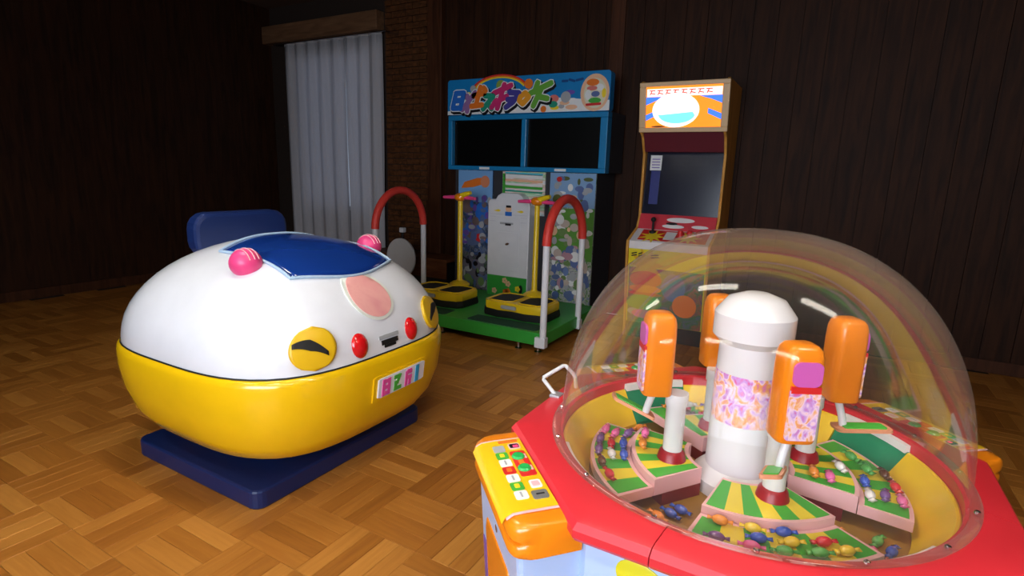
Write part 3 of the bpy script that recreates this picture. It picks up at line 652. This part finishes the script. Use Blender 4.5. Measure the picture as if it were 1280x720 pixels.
conform('medallion', xs_up, E_(-.015, .848, .106, .086, -.2), ramp_mat('medallion_pink', ((226, 150, 150), (236, 170, 164), (232, 158, 156)), (6, 6, 6), .3), .008, .004, parent=md)
# coin slot on the nose
sl = conform('slot_label', xs_up, lambda t, r: (.01+r*.062*max(-1, min(1, 1.5*math.cos(t))), .672+r*.008*max(-1, min(1, 1.5*math.sin(t)))), PGREY, .0, .003)
conform('slot', xs_up, lambda t, r: (.012+r*.052*max(-1, min(1, 1.5*math.cos(t))), .648+r*.010*max(-1, min(1, 1.5*math.sin(t)))), BLACK, .0, .004)
conform('slot', xs_up, lambda t, r: (.012+r*.036*max(-1, min(1, 1.5*math.cos(t))), .630+r*.006*max(-1, min(1, 1.5*math.sin(t)))), BLACK, .0, .004)
# side head lamps (yellow, wrapped round the corners)
def corner_patch(name, th0, th1, z0, z1, material, off, parent, fn=None, thick=.01):
    nx, nz = 14, 12; vs_, fs = [], []; g = []
    for i in range(nx+1):
        for j in range(nz+1):
            a = -1+2*i/nx; b_ = -1+2*j/nz
            q = math.sqrt(max(0, 1-b_*b_*.999)) if fn is None else 1.0
            if fn is None: th = (th0+th1)/2+(th1-th0)/2*a*q; z = (z0+z1)/2+(z1-z0)/2*b_
            else: th, z = fn(a, b_)
            sc = math.sqrt(max(0, 1-((z-SZ)/HZ)**2)); c, s_ = math.cos(th), math.sin(th)
            r = (abs(c/Aq)**EX+abs(s_/Bq)**EX)**(-1/EX)*sc+off
            g.append((r*c, r*s_, z))
    N = len(g)
    for i in range(nx):
        for j in range(nz):
            k = i*(nz+1)+j; fs.append((k, k+nz+1, k+nz+2, k+1))
    o = obj(name, MB().add(g, fs), material, parent, smooth=60)
    sd = o.modifiers.new('thick', 'SOLIDIFY'); sd.thickness = thick; sd.offset = -1
    return o
for s_ in (-1, 1):
    th0, th1 = (R(24), R(39)) if s_ > 0 else (R(-39), R(-24))
    hl = corner_patch('headlamp', th0, th1, .618, .785, DYEL, .014, K, thick=.02)
    mid = (th0+th1)/2
    corner_patch('headlamp_eyebrow', 0, 0, 0, 0, BLACK, .018, hl, lambda a, b_: (mid+R(1.0)*s_+R(5.5)*a, .70+.020*(1-a*a)+.022*a*s_+.021*b_*(1-.6*abs(a))), .008)
# licence plate
def flat_on_lower(y, z): return xs_lo(.02, .44)+.004-.32*(y-.05)*0
pf0 = MB()
conform('plate_recess', xs_lo, lambda t, r: (.065+r*.185*max(-1, min(1, 1.45*math.cos(t))), .452+r*.062*max(-1, min(1, 1.45*math.sin(t)))), RYEL, .0, .006)
pt = conform('number_plate', xs_lo, lambda t, r: (.065+r*.160*max(-1, min(1, 1.45*math.cos(t))), .455+r*.046*max(-1, min(1, 1.45*math.sin(t)))), mat('plate_white', (226, 228, 236), .4), .006, .006)
def on_plate(lines, oy, ow, oh, wd, material):
    mb = MB()
    for ln in lines:
        q = [Vector((oy+a*ow, .421+b_*oh)) for a, b_ in ln]
        for A_, B_ in zip(q[:-1], q[1:]):
            d = (B_-A_).normalized(); p = Vector((-d.y, d.x))*wd/2; e = d*wd*.45
            quad = [A_-e-p, B_+e-p, B_+e+p, A_-e+p]
            f0 = [(xs_lo(c.x, c.y)+.0105, c.x, c.y) for c in quad]; f1 = [(xs_lo(c.x, c.y)+.0145+.0002*len(mb.f)/6, c.x, c.y) for c in quad]
            mb.loft([f0, f1])
    return obj('plate_letter', mb, material, pt)
on_plate([[(.1, 0), (.1, 1)], [(.9, 0), (.9, 1)], [(.1, .95), (.9, .95)], [(.1, .5), (.9, .5)], [(.1, .05), (.9, .05)]], -.068, .042, .064, .018, PMAG)
on_plate([[(.1, .95), (.8, .95)], [(.8, .95), (.5, .5)], [(.2, .5), (.5, .5)], [(.3, .5), (.2, .05)], [(.2, .05), (.95, .05)]], .005, .042, .064, .018, PGREEN)
on_plate([[(.2, 0), (.2, .9)], [(.2, .9), (.9, .9)], [(.2, .5), (.9, .5)], [(.8, .5), (.8, 0)], [(.45, 1), (.75, 1.0)]], .080, .042, .064, .018, PMAG)
on_plate([[(.5, 0), (.5, 1)], [(.4, .0), (.4, 1)]], .150, .036, .064, .022, mat('plate_blue', (40, 160, 210), .4))
# windshield and pink lamps
gv, gf = [], []; nx, ny = 14, 20
for j in range(ny+1):
    y = -.30+.60*j/ny; xf_ = .475-.85*y*y; xb = -.10+.4*y*y
    for i in range(nx+1):
        x = xb+(xf_-xb)*i/nx; s_ = (abs(x/Aq)**EX+abs(y/Bq)**EX)**(1/EX); z = SZ+HZ*math.sqrt(max(0, 1-s_*s_)); gv.append((x*1.006, y*1.006, z+.006))
for j in range(ny):
    for i in range(nx):
        k = j*(nx+1)+i; gf.append((k, k+1, k+nx+2, k+nx+1))
ws = obj('windshield', MB().add(gv, gf), mat('windshield_blue', (16, 52, 130), .12, coat=.5), K, smooth=60)
sd = ws.modifiers.new('thick', 'SOLIDIFY'); sd.thickness = .012; sd.offset = -1
edge = [gv[j*(nx+1)+nx] for j in range(ny+1)]+[gv[ny*(nx+1)+i] for i in range(nx-1, -1, -1)]+[gv[j*(nx+1)] for j in range(ny-1, -1, -1)]+[gv[i] for i in range(1, nx)]
obj('windshield_trim', MB().tube(edge, .007, 8, True), mat('pale_blue_trim', (170, 196, 220), .4), ws, smooth=True)
for yy in (-.36, .36):
    lp = obj('pink_lamp', MB().ball((.20, yy, 1.0), .066, .066, .062, 24, 14), PINK, K, smooth=True)
    for k in (-1, 0, 1): obj('lamp_highlight', MB().tube([(.20+.067*math.cos(a)*math.cos(R(18*k)), yy+.067*math.sin(R(18*k)), 1.0+.063*math.sin(a)*math.cos(R(18*k))) for a in [R(20+140*q/10) for q in range(11)]], .0022, 6), PALEPINK, lp)  # pale streaks modelled in place of highlights on the pink ball
# seat back visible behind the windshield
obj('seat_back', MB().prism(rrect(-.26, .26, .95, 1.17, .08), -.40, -.31, 'x'), NAVY, K, bevel=.02)

# ------------------------------------------------------------------ candy crane machine
MX, MY = 2.563, -2.207
M_ = thing('candy_crane_machine', 'octagonal candy crane machine with red deck under a clear dome', 'crane game', (MX, MY, 0))
BODY = mat('crane_body_white', (172, 196, 234), .35, coat=.2)
def octo(inr, n_per=8, rot=0.0):
    out = []
    cr = inr/math.cos(R(22.5))
    for k in range(8):
        a0, a1 = R(22.5+45*k), R(67.5+45*k)
        for i in range(n_per):
            t = i/n_per; out.append((cr*(math.cos(a0)*(1-t)+math.cos(a1)*t), cr*(math.sin(a0)*(1-t)+math.sin(a1)*t)))
    return out
def oct_r(th, inr):
    k = round(th/R(45)); return inr/math.cos(th-R(45)*k)
obj('body', MB().loft([[(x, y, .06) for x, y in octo(.50, 1)], [(x, y, .45) for x, y in octo(.535, 1)], [(x, y, .54) for x, y in octo(.545, 1)]], True, True), BODY, M_, bevel=.006)
sk = MB().loft([[(x, y, .54) for x, y in octo(.545)], [(x, y, .665) for x, y in octo(.545)]], False, False)
obj('body_collar', sk, BODY, M_, bevel=.0)
obj('kick_base', MB().loft([[(x, y, 0) for x, y in octo(.47, 1)], [(x, y, .062) for x, y in octo(.47, 1)]]), GREY, M_)
# red deck in four segments
for q in range(4):
    a0, a1 = R(262+90*q+.12), R(352+90*q-.12); n = 48; ths = [a0+(a1-a0)*i/n for i in range(n+1)]
    cut = sorted(ths+[R(22.5+45*k) for k in range(0, 20) if a0 < R(22.5+45*k) < a1])
    sect = lambda th: [(.485, .660), (oct_r(th, .55), .655), (oct_r(th, .578), .655), (oct_r(th, .585), .665), (oct_r(th, .585), .682), (oct_r(th, .574), .696), (oct_r(th, .56), .700), (.52, .704), (.495, .704), (.485, .700)]
    rr = [[(r*math.cos(th), r*math.sin(th), z) for r, z in sect(th)] for th in cut]
    obj('deck_segment', MB().loft(rr), RED, M_, smooth=28)
# prize bowl: sloping wall of yellow and green panels, floor
YB_ = mat('bowl_yellow', (248, 208, 36), .3, coat=.3); GB = mat('bowl_green', (20, 140, 96), .4)
def cone(a0, a1, prof_, material, name, th=.006):
    n = max(4, int((a1-a0)/3)); rr = []
    for i in range(n+1):
        t = R(a0+(a1-a0)*i/n); rr.append([(r*math.cos(t), r*math.sin(t), z) for r, z in prof_])
    return obj(name, MB().loft(rr), material, M_, smooth=35)
for k in range(4):
    cone(90*k-31, 90*k+31, [(.480, .672), (.474, .670), (.405, .575), (.405, .560), (.415, .560), (.484, .67)], YB_, 'bowl_panel')
    cone(90*k+31.2, 90*k+58.8, [(.480, .672), (.474, .670), (.456, .645), (.452, .630), (.412, .575), (.412, .56), (.42, .56), (.484, .670)], GB, 'bowl_chute')
    cone(90*k+31.5, 90*k+58.5, [(.484, .690), (.472, .688), (.468, .668), (.484, .668)], PWHITE, 'chute_lip')
obj('bowl_floor', MB().lathe([(.42, .548), (.42, .565)], 64), mat('bowl_floor_gold', (150, 112, 44), .4), M_, smooth=30)
# striped prize stages (four, one per player)
SG = mat('stage_green', (70, 180, 60), .35); SY = mat('stage_yellow', (242, 220, 60), .35)
def stage(rot):
    """wedge from 172 to 235 deg (plus rot): outer low tier, inner raised tier, pink edging"""
    st = None
    ths = [172+63*i/21 for i in range(22)]
    pin = []
    for (r0, r1, z0, z1) in ((.29, .403, .60, .626), (.13, .288, .60, .646)):
        rr = [[(r*math.cos(R(t+rot)), r*math.sin(R(t+rot)), z) for r, z in ((r0, z0), (r1, z0), (r1, z1), (r0, z1))] for t in ths]
        o = obj('stage_tier', MB().loft(rr), PALEPINK, M_ if st is None else st, smooth=30, bevel=.0)
        if st is None: st = o
        n = 7
        for k in range(n):
            a0, a1 = 173.5+60*k/n, 173.5+60*(k+1)/n
            rr = [[(r*math.cos(R(a0+(a1-a0)*i/4+rot)), r*math.sin(R(a0+(a1-a0)*i/4+rot)), z) for r, z in ((r0+.012, z1-.001), (r1-.010, z1-.001), (r1-.010, z1+.0015), (r0+.012, z1+.0015))] for i in range(5)]
            obj('stage_stripe', MB().loft(rr), SG if k % 2 == 0 else SY, st)
    # support under the stage
    rr = [[(r*math.cos(R(t+rot)), r*math.sin(R(t+rot)), z) for r, z in ((.13, .564), (.26, .564), (.26, .601), (.13, .601))] for t in ths]
    obj('stage_riser', MB().loft(rr), mat('stage_maroon', (120, 30, 40), .5), st)
for k in range(4): stage(90*k)
# cranes: orange rounded tower on white post, one per player, and centre column
PAT = ramp_mat('pink_flower_print', ((226, 90, 150), (200, 150, 220), (244, 214, 230), (240, 170, 80), (214, 110, 180)), (40, 40, 30))
def crane(rot):
    a = R(209+rot); ex = Vector((math.cos(a), math.sin(a), 0)); et = Vector((-math.sin(a), math.cos(a), 0))
    def P_(n_, t_, z_): 
        v = ex*(.246+n_)+et*t_; return (v.x, v.y, z_)
    w2_, d2 = .043, .04; rings = []
    for z, sc in ((.835, .96), (.84, 1), (1.0, 1), (1.03, .97), (1.045, .88), (1.054, .70), (1.058, .4)):
        rings.append([P_(d2*sc*(abs(math.cos(t))**.45)*(1 if math.cos(t) > 0 else -1), w2_*sc*(abs(math.sin(t))**.45)*(1 if math.sin(t) > 0 else -1), z) for t in [2*math.pi*i/32+.01 for i in range(32)]])
    tw = obj('crane_tower', MB().loft(rings), ORANGE, M_, smooth=40)
    # flower-print side plate (clockwise side) and caps
    F = (Vector(P_(.0395, 0, 0)), et, Vector((0, 0, 1)))
    obj('flower_plate', MB().fpoly(F, rrect(-.032, .034, .845, .965, .008), -.002, .003), PAT, tw)
    obj('pink_cap', MB().fpoly(F, rrect(-.030, .032, .97, 1.025, .015), -.002, .004), mat('orchid_pink', (206, 96, 180), .35), tw)
    obj('red_band', MB().fpoly(F, rect(-.031, .033, .955, .97), -.002, .0045), PRED, tw)
    c0 = ex*(.187)+et*(.012)
    obj('crane_post', MB().lathe([(.026, .60), (.026, .80), (.03, .805), (.03, .838)], 20, c0.x, c0.y), WHITE, tw, smooth=True)
    obj('post_foot', MB().lathe([(.05, .564), (.05, .60), (.034, .668), (.027, .675)], 20, c0.x, c0.y), mat('dark_red_plastic', (150, 24, 34), .35), tw, smooth=True)
    # prize scoop reaching outward under the tower
    sc_ = MB(); A0 = P_(.0, -.01, .765); 
    F2 = (Vector(P_(.01, -.02, .76)), (ex*.8-et*.5+Vector((0, 0, .25))).normalized(), et.copy())
    sc_.fpoly(F2, rrect(-.02, .105, -.03, .02, .012), -.005, .005); obj('scoop', sc_, mat('scoop_peach', (222, 150, 110), .4), tw)
    sc2 = MB().fpoly(F2, rrect(.0, .095, -.022, .012, .006), .004, .008); obj('scoop_lining', sc2, SG, tw)
    obj('scoop_arm', MB().tube([P_(0, -.0, .84), P_(.01, -.015, .79), P_(.015, -.02, .762)], .01, 10), WHITE, tw, smooth=True)
for k in range(4): crane(90*k)
col = obj('centre_column', MB().lathe([(.115, .564), (.115, .60), (.085, .63), (.08, .98), (.10, 1.0), (.10, 1.06), (.07, 1.10), (.03, 1.115)], 32), WHITE, M_, smooth=35)
obj('column_band', MB().lathe([(.082, .70), (.083, .705), (.083, .90), (.082, .905)], 32, cap0=False, cap1=False), PAT, col, smooth=35)
# dome
DOME = clear_mat('dome_acrylic', (0.955, 0.93, 0.915), 0.34)
RD, HD, ND = .492, .575, 2.35
pr = []
for k in range(33):
    zz = HD*math.sin(math.pi/2*k/32); rr_ = RD*max(0, 1-(zz/HD)**ND)**(1/ND); pr.append((max(rr_, .004), .704+zz))
dm = obj('dome', MB().lathe(pr, 96, cap0=False, cap1=True), DOME, M_, smooth=80)
fl = clear_mat('dome_flange_acrylic', (0.97, 0.90, 0.88), 0.5)
obj('dome_flange', MB().lathe([(.492, .705), (.512, .705), (.516, .708), (.512, .712), (.494, .713)], 96, cap0=False, cap1=False), fl, dm, smooth=50)
for k in range(16):
    a = R(11+22.5*k); obj('flange_screw', MB().lathe([(.006, .710), (.006, .715), (.003, .717)], 8, .504*math.cos(a), .504*math.sin(a)), CHROME, dm)
# control stations on the four diagonal sides
CY = mat('label_yellow', (240, 194, 26), .3, coat=.3); BTN = mat('green_button', (40, 176, 84), .3, coat=.4)
def station(deg):
    a = R(deg); n_ = Vector((math.cos(a), math.sin(a), 0)); t_ = Vector((-math.sin(a), math.cos(a), 0))
    # local frame: X along t_, Y along n_ (outwards)
    Mx = Matrix(((t_.x, n_.x, 0, 0), (t_.y, n_.y, 0, 0), (0, 0, 1, 0), (0, 0, 0, 1)))
    prof_ = [(.545, .555), (.685, .545), (.700, .552), (.704, .575), (.700, .594), (.686, .602), (.686, .608), (.703, .616), (.706, .640), (.700, .662), (.684, .676), (.66, .680), (.545, .684)]
    prof_ = [(y_+.003, .684-(.684-z_)*.62) for y_, z_ in prof_]; rings = []
    for x, sc in ((-.224, .55), (-.222, .70), (-.216, .84), (-.206, .93), (-.192, .98), (-.175, 1), (.175, 1), (.192, .98), (.206, .93), (.216, .84), (.222, .70), (.224, .55)):
        cz, cy = .645, .60
        rings.append([(x*.95, cy+(y-cy)*(sc if y > cy else 1), cz+(z-cz)*(.82+.18*sc)) for y, z in prof_])
    hs = obj('control_housing', MB().loft(rings).xf(Mx), ORANGE, M_, smooth=40)
    # label plate wraps over the outer edge
    lab = [(.586, .6845), (.664, .6815), (.688, .6795), (.704, .670), (.7115, .656)]
    def strip(x0, x1, off, material, name, pts=lab):
        rr = [[(x, y+(off if y > .68 else 0), z+off) for y, z in pts] for x in (x0, x1)]
        rr2 = [[(x, y-.002, z-.002) for y, z in pts] for x in (x0, x1)]
        mb = MB().loft([r_ for r_ in rr], False, False, False)
        o = obj(name, mb.xf(Mx), material, hs, smooth=60); return o
    strip(-.168, .168, .0022, PALEPINK, 'label_border', lab[:-1]); strip(-.160, .160, .0032, CY, 'label', lab)
    FT = (Mx @ Vector((0, 0, .6815)), -(Mx.to_3x3() @ Vector((1, 0, 0))), -(Mx.to_3x3() @ Vector((0, 1, 0))))
    # FT: +a towards the player's left..., b inwards; keep it simple with explicit points
    def top(name, x0, x1, y0, y1, h, material, poly=None):
        sl_ = lambda y: .6845-(y-.586)*.035; ym = lambda y: .593+(y-.568)*.77
        y0, y1 = ym(y0), ym(y1); pts = poly or rrect(x0, x1, y0, y1, min(.006, (x1-x0)*.2, (y1-y0)*.2))
        mb = MB().loft([[(x, y, sl_(y)+.002) for x, y in pts], [(x, y, sl_(y)+.0032+h) for x, y in pts]])
        return obj(name, mb.xf(Mx), material, hs)
    top('display_bezel', -.135, -.105, .572, .612, .0012, PALEPINK); top('display', -.130, -.110, .576, .608, .0020, PBLACK); top('display_digits', -.122, -.112, .580, .597, .0026, mat('led_pink', (255, 60, 110), .4, emit=1.0))
    top('button_plate', -.092, .030, .568, .620, .0014, PRED)
    for bx in (-.063, -.005):
        mb = MB().lathe([(.017, .682), (.017, .690), (.013, .694)], 20, bx, .616); obj('push_button', mb.xf(Mx), BTN, hs, smooth=30)
    top('star_print', -.045, -.022, .588, .606, .0022, PORANGE)
    for bx in (-.063, -.005): top('button_caption', bx-.010, bx+.012, .571, .578, .0022, PALEPINK)
    top('white_sticker', .050, .083, .572, .608, .0014, PWHITE); top('sticker_print', .056, .077, .578, .602, .0018, PALEPINK)
    top('coin_plate', .095, .128, .570, .618, .0022, mat('brushed_steel', (122, 122, 120), .4, metal=.2)); top('coin_slot', .108, .113, .580, .606, .0028, BLACK)
    top('header_print', -.155, -.142, .572, .640, .0012, PORANGE)
    cols = [PGREY, PGREEN, PWHITE, PRED, PWHITE, PGREEN, PWHITE]
    for k, c in enumerate(cols):
        x0 = -.130+.036*k; top('picture_tile', x0, x0+.033, .628, .668, .0012, c)
        if c in (PGREEN, PRED): top('picture_detail', x0+.007, x0+.024, .640, .656, .0018, PYEL if c is PGREEN else PORANGE)
        elif c is PWHITE: top('picture_detail', x0+.006, x0+.026, .645, .651, .0018, PGREY)
    # cabinet below the housing
    rr = [[(-.195, .53, .06), (.195, .53, .06), (.19, .653, .06), (-.19, .653, .06)], [(-.200, .53, .61), (.200, .53, .61), (.200, .689, .61), (-.200, .689, .61)]]
    cb = obj('station_box', MB().loft(rr).xf(Mx), BODY, M_, bevel=.012)
    OF = (Mx @ Vector((0, .671, .335)), -(Mx.to_3x3() @ Vector((1, 0, 0))), (Mx.to_3x3() @ Vector((0, .036, .55))).normalized())
    dr = obj('coin_door', MB().fpoly(OF, [(-.13, -.2), (.13, -.2), (.13, .12), (.11, .16), (-.11, .16), (-.13, .12)], -.004, .012), ORANGE, cb, bevel=.005)
    obj('door_slot', MB().fpoly(OF, rrect(-.045, .045, .0, .075, .02), .010, .0135), BLACK, dr)
    obj('purple_strip', MB().fpoly(OF, rect(.14, .175, -.22, .06), -.003, .005), mat('purple_plastic', (120, 84, 160), .4), cb)
    lk = MB().fpoly(OF, ell(-.0, .2, .010, .010, 12), -.002, .016); obj('lock', lk, CHROME, cb)
for d_ in (45, 135, 225, 315): station(d_)
# lemon badge on the flat sides
for k in range(4):
    a = R(270+90*k); n_ = Vector((math.cos(a), math.sin(a), 0)); t_ = Vector((-math.sin(a), math.cos(a), 0))
    F = (n_*.546, t_, Vector((0, 0, 1)))
    def bulge(name, cx, cz, rx, rz, rot, material, h, parent):
        n = 28; rr = []
        for sc, hh in ((1.0, -.001), (1.0, h*.3), (.9, h*.6), (.6, h*.9), (.2, h)):
            rr.append([F[0]+t_*p[0]+Vector((0, 0, p[1]))+n_*hh for p in ell(cx, cz, rx*sc, rz*sc, n, rot)])
        return obj(name, MB().loft(rr, False, True), material, parent, smooth=50)
    lem = bulge('lemon_badge', -.098, .588, .062, .042, -.45, mat('lemon_yellow', (214, 206, 40), .3, coat=.4), .006, M_)
    for ex_ in (-1, 1): bulge('lemon_badge', .0+.12*(ex_+1)/2, .50-.03*ex_, .05, .035, .4*ex_, mat('badge_orange', (240, 150, 40), .3) if ex_ < 0 else mat('badge_green', (120, 190, 70), .3), .006, lem)
# bent white wire handle at the deck corner
hd = obj('wire_handle', MB().tube([(-.560, .0, .700), (-.575, .0, .715), (-.612, .012, .74), (-.615, .018, .745), (-.578, .088, .772), (-.570, .092, .772), (-.535, .075, .758), (-.525, .07, .748), (-.530, .095, .70)], .0065, 10), mat('white_wire', (206, 204, 204), .4), M_, smooth=True)
obj('handle_foot', MB().box(-.575, -.540, -.02, .02, .697, .708), mat('light_steel', (190, 190, 192), .35, metal=.6), hd, bevel=.003)

# ------------------------------------------------------------------ sweets inside the dome
SW = [('pink', (232, 110, 170)), ('red', (206, 40, 50)), ('yellow', (242, 206, 60)), ('blue', (50, 90, 190)), ('green', (90, 180, 90)), ('white', (232, 230, 226)), ('purple', (120, 84, 150)), ('orange', (240, 150, 60)), ('brown', (96, 58, 40))]
def sweet_mesh(col, rgb):
    mb = MB().ball((0, 0, 0), .019, .0125, .0112, 10, 6)
    for s_ in (-1, 1):
        x0 = .0155*s_; x1 = .028*s_
        q = [(x0, -.003, 0), (x0, 0, .003), (x0, .003, 0), (x0, 0, -.003)]; e = [(x1, -.011, .002), (x1, 0, .006), (x1, .011, -.002), (x1, 0, -.006)]
        if s_ < 0: q.reverse(); e.reverse()
        mb.loft([q, e])
    me = mb.mesh('wrapped_sweet'); me.materials.append(mat('sweet_'+col, rgb, .22, coat=.6)); me.shade_smooth(); return me
SM = {c: sweet_mesh(c, rgb) for c, rgb in SW}
def put_sweet(r, deg, z, place):
    x, y = MX+r*math.cos(R(deg)), MY+r*math.sin(R(deg))
    for q_ in range(4):
        fa = R(209+90*q_); fx_, fy_ = MX+.187*math.cos(fa)-.012*math.sin(fa), MY+.187*math.sin(fa)+.012*math.cos(fa)
        if math.hypot(x-fx_, y-fy_) < .085: return
    c = random.choice(SW)[0]
    o = bpy.data.objects.new('wrapped_sweet', SM[c]); C.objects.link(o); o.location = (x, y, z+.0113); o.rotation_euler = (0, 0, R(deg+90+random.uniform(-9, 9)))
    tag(o, '%s twist-wrapped sweet lying on %s under the dome' % (c, place), 'sweet', '%s sweets on %s' % (c, place))
for k in (0, 90, 180, 270):
    for r_, a0 in ((.312, 181), (.346, 184), (.380, 182)):
        st = math.degrees(.068/r_); t = a0
        while t < 228:
            if random.random() < (.95 if t < 203 else .62): put_sweet(r_, k+t+random.uniform(-.6, .6), .6275, 'a striped outer tier')
            t += st
    for r_, a0 in ((.185, 184), (.222, 182), (.258, 183)):
        st = math.degrees(.07/r_); t = a0
        while t < 227:
            if random.random() < .55: put_sweet(r_, k+t, .6475, 'a striped raised tier')
            t += st
    for r_, a0, a1 in ((.24, 246, 253), (.275, 245, 254), (.31, 243, 255), (.345, 243, 256), (.378, 241, 257)):
        st = math.degrees(.066/r_); t = a0
        while t < a1:
            put_sweet(r_, k+t, .565, 'the golden bowl floor'); t += st

# ------------------------------------------------------------------ bench and oval board by the brick bay
Bn = thing('bench', 'low brown wooden bench against the brick bay', 'bench', (0, 0, 0))
obj('bench_top', MB().box(-2.15, -.93, 1.17, 1.54, .40, .435), BENCHW, Bn, bevel=.006)
obj('apron', MB().box(-2.12, -.96, 1.20, 1.22, .21, .402), BENCHW, Bn)
obj('plinth', MB().box(-2.10, -.98, 1.24, 1.52, 0, .402), BLACK, Bn)
Sg = thing('oval_board', 'plain white oval board on a black post with a white cap', 'sign', (-1.35, .90, 0))
obj('post', MB().lathe([(.13, 0), (.13, .018), (.018, .03), (.016, .735)], 16, 0, .03), BLACK, Sg, smooth=True)
obj('board', MB().prism(ell(0, .455, .20, .215, 40), -.012, .012, 'y'), mat('board_white', (205, 203, 200), .5), Sg, bevel=.004)
obj('cap', MB().box(-.028, .028, .002, .058, .732, .785), WHITE, Sg, bevel=.008)
